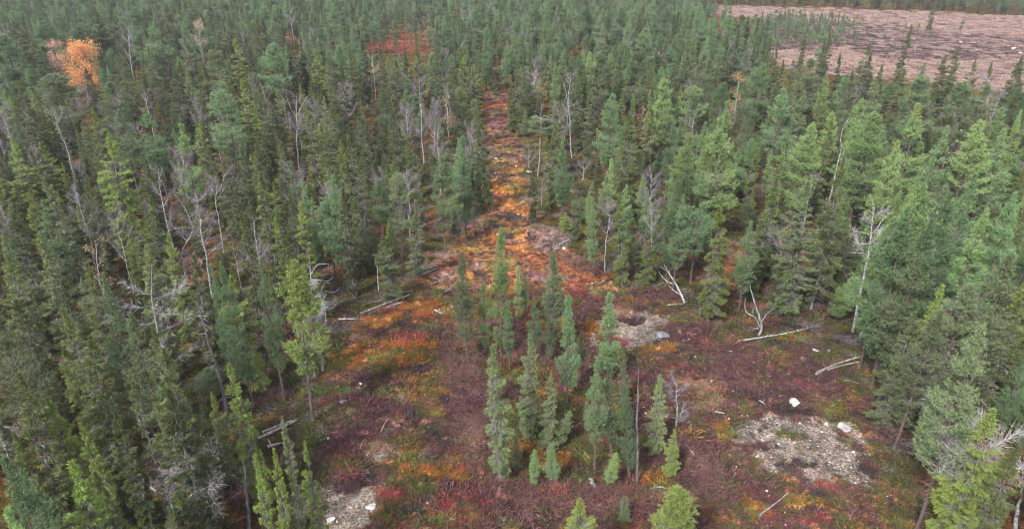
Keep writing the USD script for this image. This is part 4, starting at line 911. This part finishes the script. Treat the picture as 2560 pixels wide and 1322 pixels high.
CATS = {"S": "spruce", "Y": "spruce", "W": "spruce", "P": "pine", "Q": "pine", "D": "pine", "N": "pine", "V": "pine", "F": "pine", "B": "birch", "T": "bare tree"}
ORD = ["nearest", "second", "third", "fourth", "fifth", "sixth", "seventh", "eighth"]
LM = np.array([[a, b] for _, a, b in LANDMARKS])
for t in trees:
    t["g"] = float(gz(t["x"], t["y"])[0])
    t["d"] = math.hypot(t["x"], t["y"])
    tu, tv, tw = proj(np.array([t["x"], t["y"], t["g"] + t["h"] * 0.92]))
    t["u"], t["v"], t["px"] = float(tu), float(tv), t["h"] / t["d"] * FPX
LIMIT = {"spruce_tree": 290, "pine_tree": 290, "birch_tree": 60, "bare_tree": 120}
single = []
for nm, lim in LIMIT.items():
    c = [t for t in trees if KINDS[t["kind"]][1] == nm and not t.get("far") and -10 < t["u"] < 2570 and -5 < t["v"] < 1315]
    c.sort(key=lambda t: (-t["marked"], -t["px"]))
    for t in c[:lim]:
        t["single"] = True
        single.append(t)
buckets = {}
for t in single:
    d = np.hypot(LM[:, 0] - t["u"], (LM[:, 1] - t["v"]) * 1.3)
    i = int(np.argmin(d))
    du, dv = t["u"] - LM[i, 0], t["v"] - LM[i, 1]
    rel = ("right of" if du > 0 else "left of") if abs(du) > abs(dv) * 0.8 else ("beyond" if dv < 0 else "in front of")
    buckets.setdefault((t["kind"], i, rel), []).append((d[i], t))
for (kd, i, rel), lst in buckets.items():
    lst.sort(key=lambda a: a[0])
    for k, (_, t) in enumerate(lst):
        size = "tall " if t["h"] > 12 else "small " if t["h"] < 6.5 else ""
        if k < 8:
            t["label"] = f"{ORD[k]} {LOOK[kd]} {rel} {LANDMARKS[i][0]}"
        else:
            t["label"] = f"{LOOK[kd]} deep in the wood {rel} {LANDMARKS[i][0]}"
            t["group"] = f"{LOOK[kd]}s well {rel} {LANDMARKS[i][0]}"
GROUPS = {"spruce_tree": "spruces of the wood", "pine_tree": "pines of the wood", "birch_tree": "bare birches of the wood", "bare_tree": "leafless trees of the wood"}
r = np.random.default_rng(99)
rest = []
for t in trees:
    fam = PROTO[KINDS[t["kind"]][0]]
    if t["r"] is None:
        k = int(r.integers(len(fam)))
        sxy = t["h"] / fam[k][1] * r.uniform(0.75, 1.2)
        if KINDS[t["kind"]][1] != "spruce_tree":
            sxy *= 0.85
        sxy = max(sxy, 0.5 * r.uniform(0.8, 1.2)) if t["h"] < 7 and not t.get('far') else sxy
    else:
        want = t["r"] / t["h"]
        k = int(np.argmin([abs(math.log(want / (R / h))) + r.uniform(0, 0.35) for _, h, R in fam]))
        sxy = float(np.clip(t["r"] / fam[k][2], 0.5 * t["h"] / fam[k][1], 1.8 * t["h"] / fam[k][1]))
    sz = t["h"] / fam[k][1]
    rz = r.uniform(0, 360)
    lx, ly = t.get("lean", r.normal(0, 0.018, 2))
    t["xf"] = (k, sxy, sz, rz, lx, ly)
    if t.get("single"):
        nm = KINDS[t["kind"]][1]
        x = UsdGeom.Xform.Define(stage, numbered("/World/" + nm))
        x.AddTranslateOp().Set((float(t["x"]), float(t["y"]), t["g"]))
        x.AddRotateYOp().Set(math.degrees(math.atan(lx)))
        x.AddRotateXOp().Set(-math.degrees(math.atan(ly)))
        x.AddRotateZOp().Set(float(rz))
        x.AddScaleOp().Set((float(sxy), float(sxy), float(sz)))
        p = x.GetPrim()
        meta(p, t["label"], CATS[t["kind"]], t.get("group") or GROUPS[nm])
        p.GetReferences().AddInternalReference(fam[k][0])
        p.SetInstanceable(True)
    else:
        rest.append(t)


def quat(rz, lx, ly):
    q = Gf.Rotation(Gf.Vec3d(0, 0, 1), rz) * Gf.Rotation(Gf.Vec3d(1, 0, 0), -math.degrees(math.atan(ly))) * Gf.Rotation(Gf.Vec3d(0, 1, 0), math.degrees(math.atan(lx)))
    return Gf.Quath(q.GetQuat())


def instancer(name, protos, idx, pos, quats, scales, label=None):
    pi = UsdGeom.PointInstancer.Define(stage, f"/World/{name}")
    meta(pi.GetPrim(), label, None, None, "stuff")
    for i, path in enumerate(protos):
        x = UsdGeom.Xform.Define(stage, f"/World/{name}/source/kind_{i:03d}")
        x.GetPrim().GetReferences().AddInternalReference(path)
        pi.CreatePrototypesRel().AddTarget(x.GetPath())
    pi.CreateProtoIndicesAttr(Vt.IntArray.FromNumpy(np.asarray(idx, np.int32)))
    pi.CreatePositionsAttr(Vt.Vec3fArray.FromNumpy(np.asarray(pos, np.float32)))
    pi.CreateOrientationsAttr(Vt.QuathArray(quats))
    pi.CreateScalesAttr(Vt.Vec3fArray.FromNumpy(np.asarray(scales, np.float32)))
    return pi


def rest_instancer(name, ts, label):
    if not ts:
        return
    keys = sorted({(t["kind"], t["xf"][0]) for t in ts})
    instancer(name, [PROTO[KINDS[k][0]][i][0] for k, i in keys], [keys.index((t["kind"], t["xf"][0])) for t in ts], [(t["x"], t["y"], t["g"]) for t in ts],
              [quat(*t["xf"][3:]) for t in ts], [(t["xf"][1], t["xf"][1], t["xf"][2]) for t in ts], label)


rest_instancer("distant_forest", [t for t in rest if not t.get("far")], "the wood of pine, spruce and bare birch that fills the distance")
rest_instancer("stunted_bog_trees", [t for t in rest if t.get("far")], "thin scrub of stunted pines on the bog and heath")

# ------------------------------------------------------------------ fallen timber
LOGS = [
    ("long white fallen trunk, lowest of the log pile left of the clearing", "grey_log", PX("E", 150, 1010, 340, 935, 510, 870), 0.11),
    ("short pale log lying along the right end of the left log pile", "grey_log", PX("E", 330, 970, 460, 925), 0.09),
    ("grey log behind the long white trunk in the left log pile", "grey_log", PX("E", 160, 952, 340, 900), 0.08),
    ("thin log at the upper end of the left log pile", "grey_log", PX("E", 430, 862, 540, 838), 0.07),
    ("cut grey log, upper of the pair at the left edge of the track fork", "grey_log", PX("E", 585, 690, 722, 660), 0.10),
    ("grey log crossing below the cut log at the track fork", "grey_log", PX("E", 598, 725, 722, 672), 0.09),
    ("thin bleached pole on the pink ground of the left branch", "grey_log", PX("E", 650, 800, 790, 745), 0.05),
    ("short bleached stick beside the dark moss hollow", "grey_log", PX("E", 748, 860, 815, 825), 0.05),
    ("pale stick on the orange moss left of the slim island pine", "grey_log", PX("E", 1000, 620, 1120, 614), 0.05),
    ("white pole lying aslant at the right end of the track", "bark_birch", PX("E", 1610, 505, 1735, 437), 0.08),
    ("thin white branch lying at the foot of the leaning fallen birch", "bark_birch", PX("E", 2400, 947, 2535, 935), 0.06),
    ("long grey log lying downhill in the lower left wood", "grey_log", PX("G", 765, 798, 960, 920, 1150, 1042), 0.13),
    ("lower of the two bleached logs in the lower left opening", "grey_log", PX("G", 1895, 657, 2180, 520), 0.12),
    ("upper of the two bleached logs in the lower left opening", "grey_log", PX("G", 1925, 612, 2150, 522), 0.11),
    ("short grey log below the two bleached logs", "grey_log", PX("G", 1965, 715, 2062, 690), 0.12),
    ("long curved white trunk lying in front of the splayed stems", "bark_birch", PX("F", 430, 1212, 560, 1190, 720, 1165, 965, 1108), 0.09),
    ("dark fallen trunk with snapped twigs at the right clearing edge", "grey_log", PX("I", 1000, 182, 1140, 115, 1325, 58), 0.12),
    ("second dark trunk lying just below the dark fallen trunk", "grey_log", PX("I", 1085, 152, 1220, 115, 1335, 92), 0.08),
    ("thin brown stick pointing at the sand patch from the bottom edge", "grey_log", PX("I", 585, 1218, 690, 1140, 800, 1050), 0.06),
    ("short pink stick on the burgundy ground left of the white boulder", "grey_log", PX("I", 255, 458, 330, 472), 0.06),
    ("forked thin white branch left of the sand patch", "grey_log", PX("I", 345, 1012, 380, 960, 410, 905), 0.035),
    ("short thick chunk of wood above the sand patch", "grey_log", PX("I", 578, 373, 628, 407), 0.07),
    ("broken stick on the brush left of the sand patch", "grey_log", PX("I", 40, 698, 105, 778), 0.05),
    ("thin pale branch in the moss right of the burgundy ground", "grey_log", PX("I", 1205, 228, 1312, 252), 0.04),
    ("crooked stick on the burgundy litter of the left branch", "grey_log", PX("H", 305, 605, 330, 545, 352, 515), 0.05),
    ("pale log half hidden under spruce at the left clearing edge", "grey_log", PX("E", -10, 1050, 120, 1048), 0.09),
    ("white broken slab of wood on the moss of the left branch", "bark_birch", PX("E", 695, 982, 750, 1012), 0.09),
    ("pale fallen pole under the pines right of the track", "grey_log", PX("E", 1575, 85, 1660, 110, 1750, 130), 0.07),
    ("second fallen pole under the pines right of the track", "grey_log", PX("E", 1590, 70, 1680, 95, 1740, 115), 0.05),
    ("white stick lying at the front edge of the island", "bark_birch", PX("H", 2300, 1012, 2390, 1015), 0.07),
    ("pale splinter on the brush near the bottom edge", "grey_log", PX("H", 1440, 1210, 1520, 1265), 0.035),
    ("grey pole across the brush in the lower left wood", "grey_log", PX("G", 1560, 780, 1680, 845), 0.10),
]
for lab, mat, path, rad in LOGS:
    p = np.array([at(u, v) for u, v in path])
    for i in range(3):
        p[:, 2] = gz(p[:, 0], p[:, 1]) + rad * 0.9 + 0.12
        p = np.array([at(u, v, zz) for (u, v), zz in zip(path, p[:, 2])])
    q = spline(p, max(8, 3 * len(p)))
    q[:, 2] = np.maximum(q[:, 2], gz(q[:, 0], q[:, 1]) + rad * 0.5)
    rr = np.random.default_rng(len(lab))
    o = q[0].copy()
    q = q - o
    x = thing("fallen_log", o, lab, "log")
    part(x, "stem", tube(q, np.linspace(rad, rad * 0.6, len(q)) * rr.uniform(0.9, 1.1, len(q)), 8), M[mat], 50)
    ln = np.linalg.norm(q[-1])
    for i in range(3 if ln > 2.5 else 1):
        f = rr.uniform(0.3, 0.95)
        b = q[int(f * (len(q) - 1))]
        d = norm(np.array([rr.normal(0, 1), rr.normal(0, 1), rr.uniform(0.1, 0.9)]))
        part(x, "stub", tube(np.array([b, b + d * rad * 2.2, b + d * rad * 4 + [0, 0, 0.04]]), [rad * 0.4, rad * 0.3, rad * 0.12], 5), M[mat], 50)
# leaning fallen birch right of the fork
f = at(*px("E", 2530, 932))
path = PX("E", 2530, 932, 2470, 800, 2420, 720, 2380, 650)
pts = []
for i, (u, v) in enumerate(path):
    zz = [0.1, 0.8, 1.3, 1.8][i]
    pts.append(at(u, v, zz))
pts = spline(np.array(pts), 12)
o = pts[0].copy()
x = thing("fallen_birch", o, "white birch half fallen over, leaning into the bushes right of the fork", "birch")
part(x, "trunk", tube(pts - o, np.linspace(0.13, 0.05, 12), 8), M["bark_birch"], 50)
for a in (PX("E", 2470, 800, 2400, 770, 2340, 700), PX("E", 2440, 750, 2390, 690, 2350, 660), PX("E", 2420, 720, 2420, 680, 2395, 615), PX("E", 2500, 870, 2440, 830, 2390, 760), PX("E", 2400, 690, 2370, 680, 2345, 655)):
    q = np.array([at(u, v, zz) for (u, v), zz in zip(a, (1.0, 1.4, 1.9))]) - o
    part(x, "limb", tube(spline(q, 7), np.linspace(0.05, 0.015, 7), 5), M["bark_birch"], 50)


# ------------------------------------------------------------------ stones
def stone(seed, flat=0.6, k=2):
    r = np.random.default_rng(seed)
    m = trimesh.creation.icosphere(k, 1.0)
    v = np.array(m.vertices)
    for _ in range(14):
        n = norm(r.normal(size=3))
        c = r.uniform(0.42, 0.85)
        d = v @ n
        v = v - np.outer(np.maximum(d - c, 0), n)
    v *= 1 + 0.12 * (meshkit.noise(v * 2.3, seed) - 0.5)[:, None]
    return v * [1, r.uniform(0.7, 1.0), flat], np.array(m.faces)


STONES = [("big white boulder alone above the sand patch", "stone_white", 1988, 1006, 13, 0.8), ("large pale angular boulder at the right end of the sand patch", "stone_white", 2114, 1068, 17, 0.7), ("rounded pale stone left of the angular boulder on the sand", "stone_pink", 2066, 1061, 8, 0.6),
          ("white rock on the right edge of the track", "stone_white", 1322, 432, 8, 0.9), ("flat blue-grey boulder right of the upper sand patch", "stone_grey", 1660, 839, 18, 0.4), ("blue-grey boulder at the left edge of the left branch", "stone_grey", 858, 1003, 9, 0.8),
          ("pale rounded boulder on the bottom left sand", "stone_white", 929, 1266, 14, 0.55), ("white rock at the far left end of the bottom left sand", "stone_white", 827, 1297, 10, 0.7), ("flaking white rock under the dark fallen trunk", "stone_white", 2040, 879, 10, 0.8), ("small white rock right of the flaking rock", "stone_white", 2071, 877, 5, 0.9),
          ("small white stone high on the burgundy ground", "stone_white", 1884, 908, 5, 0.7), ("cream stone on the pink ground beside the island", "stone_white", 1779, 952, 6, 0.8), ("cream stone right of the track's mouth", "stone_pink", 1409, 622, 6, 0.7), ("pale boulder behind the slim pines in the island", "stone_white", 1495, 974, 8, 1.0),
          ("white stone at the foot of the bright gappy spruce", "stone_white", 1223, 1184, 6, 0.6), ("pale stone on the grey mud of the left branch", "stone_pink", 901, 959, 6, 0.6), ("white stone on the left side of the track", "stone_white", 1239, 398, 5, 0.7), ("white stone beside the dark ruts of the track", "stone_white", 1238, 434, 5, 0.8),
          ("small white stone on the right side of the track", "stone_white", 1291, 416, 3.5, 0.8), ("orange-pink stone at the left rim of the sand patch", "stone_pink", 1823, 1139, 5, 0.9), ("white stone at the left rim of the burgundy ground", "stone_white", 1738, 893, 5, 0.7), ("pale stone near the lower rim of the sand patch", "stone_white", 2190, 1262, 5, 0.7),
          ("pale stone right of the upper sand patch", "stone_white", 1672, 791, 4, 0.7), ("white stone on the left rim of the upper sand", "stone_white", 1536, 786, 4, 0.8), ("small pale stone on the burgundy litter at left", "stone_white", 820, 1095, 6, 0.5), ("small white stone just below the litter stone at left", "stone_white", 846, 1107, 4, 0.7),
          ("white stone at the left tip of the sand patch", "stone_white", 1918, 1091, 5, 1.0), ("white snow-like rock on the heath, leftmost of its row", "stone_white", *px("C", 1562, 290), 2.2, 0.8), ("white rock on the heath right of the slanting pole", "stone_white", *px("C", 2060, 312), 3.5, 0.6),
          ("white rock mid-heath between two rock clusters", "stone_white", *px("C", 2162, 318), 2.2, 0.6), ("white rock low on the heath", "stone_white", *px("C", 2180, 370), 3, 0.6), ("broad pale rock at the right edge of the heath", "stone_white", *px("C", 2450, 355), 4.5, 0.6), ("pale rock just below the broad rock on the heath", "stone_white", *px("C", 2500, 388), 3.5, 0.5), ("small white rock at the upper heath", "stone_white", *px("C", 928, 226), 3, 0.7),
          ("white stone on the dark rut near the track's mouth", "stone_white", *px("E", 1308, 282), 5, 0.5), ("small pale stone by the red clearing's upper rim", "stone_white", *px("B", 500, 185), 3, 0.8), ("pale stone row end on the red clearing", "stone_white", *px("B", 410, 318), 3, 0.5)]
for i, (lab, mat, u, v, rp, fl) in enumerate(STONES):
    p = at(u, v)
    s = rp * 1.1 / FPX * np.linalg.norm(p - CAMP)
    g = float(gz(p[0], p[1])[0])
    p = at(u, v, g + s * fl * 0.4)
    vv, ff = stone(500 + i, fl, 3 if rp > 8 else 2)
    m = usdkit.mesh(stage, numbered("/World/" + ("boulder" if rp >= 7 else "stone")), (vv * s, ff), M[mat], 25)
    UsdGeom.Xformable(m).AddTranslateOp().Set((float(p[0]), float(p[1]), float(p[2])))
    UsdGeom.Xformable(m).AddRotateZOp().Set(float(i * 57 % 360))
    meta(m.GetPrim(), lab, "boulder" if rp >= 7 else "stone")

# ------------------------------------------------------------------ ground cover: tufts, dwarf shrubs, brush, chips (uncountable)
def cls(name, mesh, mat):
    stage.CreateClassPrim(f"/World/{name}")
    usdkit.mesh(stage, f"/World/{name}/clump", mesh, mat)
    return f"/World/{name}"


def tuft(seed, n, spread, l, w, up):
    r = np.random.default_rng(seed)
    p = np.c_[r.normal(0, spread, (n, 2)), r.uniform(-0.02, 0.03, n)]
    d = norm(np.c_[r.normal(0, 0.6, (n, 2)) + p[:, :2] / max(spread, 1e-3) * 0.35, r.uniform(0.3, 1, n) * up])
    return blades(p, d, r.uniform(0.6, 1.3, n) * l, r.uniform(0.6, 1.3, n) * w, r)


def sticks(seed, n, spread, l, w):
    r = np.random.default_rng(seed)
    p = np.c_[r.normal(0, spread, (n, 2)), r.uniform(0, 0.3, n) * spread]
    d = norm(np.c_[r.normal(0, 1, (n, 2)), r.normal(0.15, 0.4, n)])
    ms = []
    for i in range(n):
        q = p[i] + d[i] * l * r.uniform(0.5, 1.3)
        mid = (p[i] + q) / 2 + r.normal(0, 0.1 * l, 3)
        ms.append(tube(np.array([p[i], mid, q]), np.array([1, 0.8, 0.3]) * w * r.uniform(0.5, 1.3), 3, False))
    return join(ms)


def gmat(name, c0, c1, c2):
    return foliage(name, [(q, tuple(0.66 * a for a in c)) for q, c in ((0, c0), (0.55, c1), (1, c2))], 0.3, 0.25, 0.015)


GC = {
    "orange": gmat("orange_moss_tufts", (0.26, 0.075, 0.012), (0.38, 0.135, 0.02), (0.48, 0.22, 0.035)),
    "ochre": gmat("ochre_grass_tufts", (0.17, 0.09, 0.018), (0.28, 0.165, 0.028), (0.40, 0.27, 0.06)),
    "olive": gmat("olive_shrub_tufts", (0.055, 0.055, 0.014), (0.10, 0.098, 0.022), (0.17, 0.14, 0.035)),
    "maroon": gmat("maroon_shrub_tufts", (0.08, 0.032, 0.034), (0.145, 0.062, 0.062), (0.27, 0.135, 0.12)),
    "red": gmat("red_shrub_tufts", (0.2, 0.03, 0.032), (0.33, 0.07, 0.065), (0.42, 0.15, 0.13)),
    "green": gmat("green_moss_tufts", (0.07, 0.11, 0.02), (0.13, 0.19, 0.03), (0.2, 0.27, 0.05)),
    "straw": gmat("straw_tufts", (0.2, 0.12, 0.08), (0.34, 0.21, 0.16), (0.5, 0.36, 0.29)),
    "sedge": gmat("bog_sedge_tufts", (0.25, 0.17, 0.148), (0.36, 0.252, 0.222), (0.46, 0.34, 0.30)),
    "dark": gmat("dark_peat_shrub_tufts", (0.028, 0.02, 0.02), (0.065, 0.045, 0.042), (0.12, 0.085, 0.08)),
}
KEY = list(GC)
tp_paths = []
for kx in KEY:
    for j in range(2):
        tp_paths.append(cls(f"tuft_kind_{kx}_{'ab'[j]}", tuft(KEY.index(kx) * 7 + j, 60, 0.15, 0.15, 0.036, 0.8), GC[kx]))
refc = np.array([[0.36, 0.125, 0.018], [0.27, 0.15, 0.025], [0.115, 0.095, 0.022], [0.115, 0.05, 0.048], [0.36, 0.06, 0.055], [0.13, 0.17, 0.03], [0.30, 0.175, 0.14], [9.0, 9.0, 9.0], [0.062, 0.047, 0.045]])
r = np.random.default_rng(321)
CI = np.linspace(0, 1, 7)
col2 = col.reshape(ny, nx, 3)
sand2 = sand.reshape(ny, nx)


def sample(n, y0, y1, k=0.76):
    y = np.sqrt(r.uniform(y0 ** 2, y1 ** 2, n))
    return np.stack([r.uniform(-1, 1, n) * (k * y + 1), y], 1)


def at_grid(a, p, order=0):
    i = np.interp(p[:, 1], gy, np.arange(len(gy)))
    j = np.interp(p[:, 0], gx, np.arange(len(gx)))
    return a[np.round(i).astype(int), np.round(j).astype(int)]


P = np.vstack([sample(44000, 26, 60), sample(13000, 60, 150)])
inside = shapely.contains_xy(CLEARING.buffer(1.0), P[:, 0], P[:, 1])
keep = (inside | (r.uniform(0, 1, len(P)) < 0.45)) & (at_grid(sand2, P) < 0.35)
P, inside = P[keep], inside[keep]
cc = at_grid(col2, P)
cc = at_grid(colc.reshape(ny, nx, 3), P)
sc = np.log(np.maximum(cc, 1e-3))[:, None] - np.log(refc)[None]
kc = np.argmin((sc ** 2 * [1, 1, 0.4]).sum(-1) + r.uniform(0, 1.15, (len(P), 9)), 1)
S_ = (r.uniform(0.55, 1.25, len(P)) + (r.uniform(0, 1, len(P)) < 0.07) * r.uniform(0.6, 1.7, len(P))) * np.where(P[:, 1] > 70, 1.4, 1.0)
instancer("ground_cover", tp_paths, kc * 2 + r.integers(0, 2, len(P)), np.c_[P, gz(P[:, 0], P[:, 1])], [quat(float(a), 0, 0) for a in r.uniform(0, 360, len(P))], np.stack([S_, S_, S_ * r.uniform(0.6, 1.3, len(P))], 1), "moss, grass and dwarf shrubs in orange, ochre, olive and maroon")
bw = []
for poly, n in ((BOGS[0], 5000), (BOGS[1], 4000), (HEATH, 7000), (REDS[0], 1200)):
    x0, y0, x1, y1 = poly.bounds
    c = np.stack([r.uniform(x0, x1, n), r.uniform(y0, y1, n)], 1)
    bw.append(c[shapely.contains_xy(poly, c[:, 0], c[:, 1]) & (np.abs(c[:, 0]) < 0.85 * c[:, 1])])
nb_ = [len(b) for b in bw]
P = np.vstack(bw)
hk = np.repeat([0, 0, 1, 2], nb_)
kk_ = np.where(hk == 0, r.choice([KEY.index("sedge"), KEY.index("straw"), KEY.index("maroon")], len(P), p=[0.75, 0.17, 0.08]), np.where(hk == 1, r.choice([KEY.index("dark"), KEY.index("maroon"), KEY.index("sedge")], len(P), p=[0.25, 0.30, 0.45]), r.choice([KEY.index("orange"), KEY.index("maroon")], len(P))))
S_ = r.uniform(2.0, 5.0, len(P))
instancer("bog_tussocks", tp_paths, kk_ * 2 + r.integers(0, 2, len(P)), np.c_[P, gz(P[:, 0], P[:, 1])], [quat(float(a), 0, 0) for a in r.uniform(0, 360, len(P))], np.stack([S_, S_, S_ * r.uniform(0.4, 0.8, len(P))], 1), "sedge tussocks and dark heath hummocks on the bog")
# low shrubs on the forest floor and at the rim
mb = cls("shrub_kind_a", tuft(71, 150, 0.35, 0.32, 0.06, 1.2), GC["olive"])
mb2 = cls("shrub_kind_b", sticks(72, 70, 0.35, 0.6, 0.007), M["twig_purple"])
mb3 = cls("shrub_kind_c", sticks(73, 60, 0.4, 0.7, 0.007), M["twig_inner"])
P = sample(5200, 22, 110)
P = P[~shapely.contains_xy(CLEARING.buffer(-0.8), P[:, 0], P[:, 1])]
S_ = r.uniform(0.5, 1.3, len(P))
instancer("undergrowth", [mb, mb2, mb3], r.choice(3, len(P), p=[0.4, 0.35, 0.25]), np.c_[P, gz(P[:, 0], P[:, 1])], [quat(float(a), 0, 0) for a in r.uniform(0, 360, len(P))], np.stack([S_, S_, S_ * r.uniform(0.7, 1.5, len(P))], 1), "leafless twiggy bushes and dwarf shrubs on the forest floor")
# torn brush and roots heaped in windrows
sb = [cls(f"brush_kind_{'abc'[j]}", sticks(80 + j, 44, 0.34, 0.5, 0.010), M[["twig_brown", "twig_brown", "grey_log"][j]]) for j in range(3)]
sb.append(cls("brush_kind_d", tuft(85, 60, 0.3, 0.26, 0.06, 0.8), GC["maroon"]))
bp = []
for pts in brush_pts:
    n = int(np.linalg.norm(np.diff(pts, axis=0), axis=1).sum() * 26)
    bp.append(pts[r.integers(0, len(pts), n), :2] + r.normal(0, 0.75, (n, 2)))
P = sample(16000, 28, 60)
cc = at_grid(col2, P)
cc = at_grid(colc.reshape(ny, nx, 3), P)
mm = (cc[:, 0] < 0.2) & (cc[:, 0] > 1.6 * cc[:, 1]) & (cc[:, 2] > 0.45 * cc[:, 1]) & shapely.contains_xy(CLEARING, P[:, 0], P[:, 1])
bp.append(P[mm][:450])
P = np.vstack(bp)
S_ = r.uniform(0.5, 1.2, len(P))
instancer("brush_debris", sb, r.choice(4, len(P), p=[0.32, 0.28, 0.02, 0.38]), np.c_[P, gz(P[:, 0], P[:, 1])], [quat(float(a), 0, 0) for a in r.uniform(0, 360, len(P))], np.stack([S_, S_, S_], 1), "torn brown brush, roots and twigs heaped beside the island")
# pale wood chips and pebbles
st = []
for j in range(4):
    vv, ff = stone(900 + j, 0.55, 1)
    st.append(cls(f"chip_kind_{'abcd'[j]}", (vv * 0.05, ff), M[["stone_white", "stone_white", "stone_pink", "stone_grey"][j]]))
P = np.vstack([sample(16000, 27, 62), sample(1500, 62, 150)])
inc = shapely.contains_xy(CLEARING, P[:, 0], P[:, 1])
den = 0.10 + 0.35 * (at_grid(sand2, P) > 0.2) + 0.5 * ((P[:, 0] > 8) & (P[:, 1] < 52)) * (meshkit.noise(np.c_[P / 2.2, np.zeros(len(P))], 5) > 0.42)
P = P[inc & (r.uniform(0, 1, len(P)) < den)]
S_ = 0.5 + r.gamma(1.3, 0.45, len(P))
instancer("pale_chips", st, r.choice(4, len(P), p=[0.26, 0.18, 0.28, 0.28]), np.c_[P, gz(P[:, 0], P[:, 1]) + 0.02], [quat(float(a), 0, 0) for a in r.uniform(0, 360, len(P))], np.stack([S_, S_, S_], 1), "pale pebbles and wood chips strewn over the cleared ground")

# ------------------------------------------------------------------ haze
zl, zh = float(z.min()) - 1.0, CAM_H + 2.0
hz = trimesh.creation.box([2 * gx[-1] + 20, gy[-1] - gy[0] + 20, zh - zl])
hz.apply_translation([0, (gy[-1] + gy[0]) / 2, (zh + zl) / 2])
m = usdkit.mesh(stage, "/World/haze", hz, usdkit.material(stage, "/World/Looks/haze", {"v": ("principled_volume", {"color": (0.86, 0.88, 0.96), "density": 0.00008, "anisotropy": 0.2})}, [], volume="v.volume"))
meta(m.GetPrim(), None, None, None, "stuff")
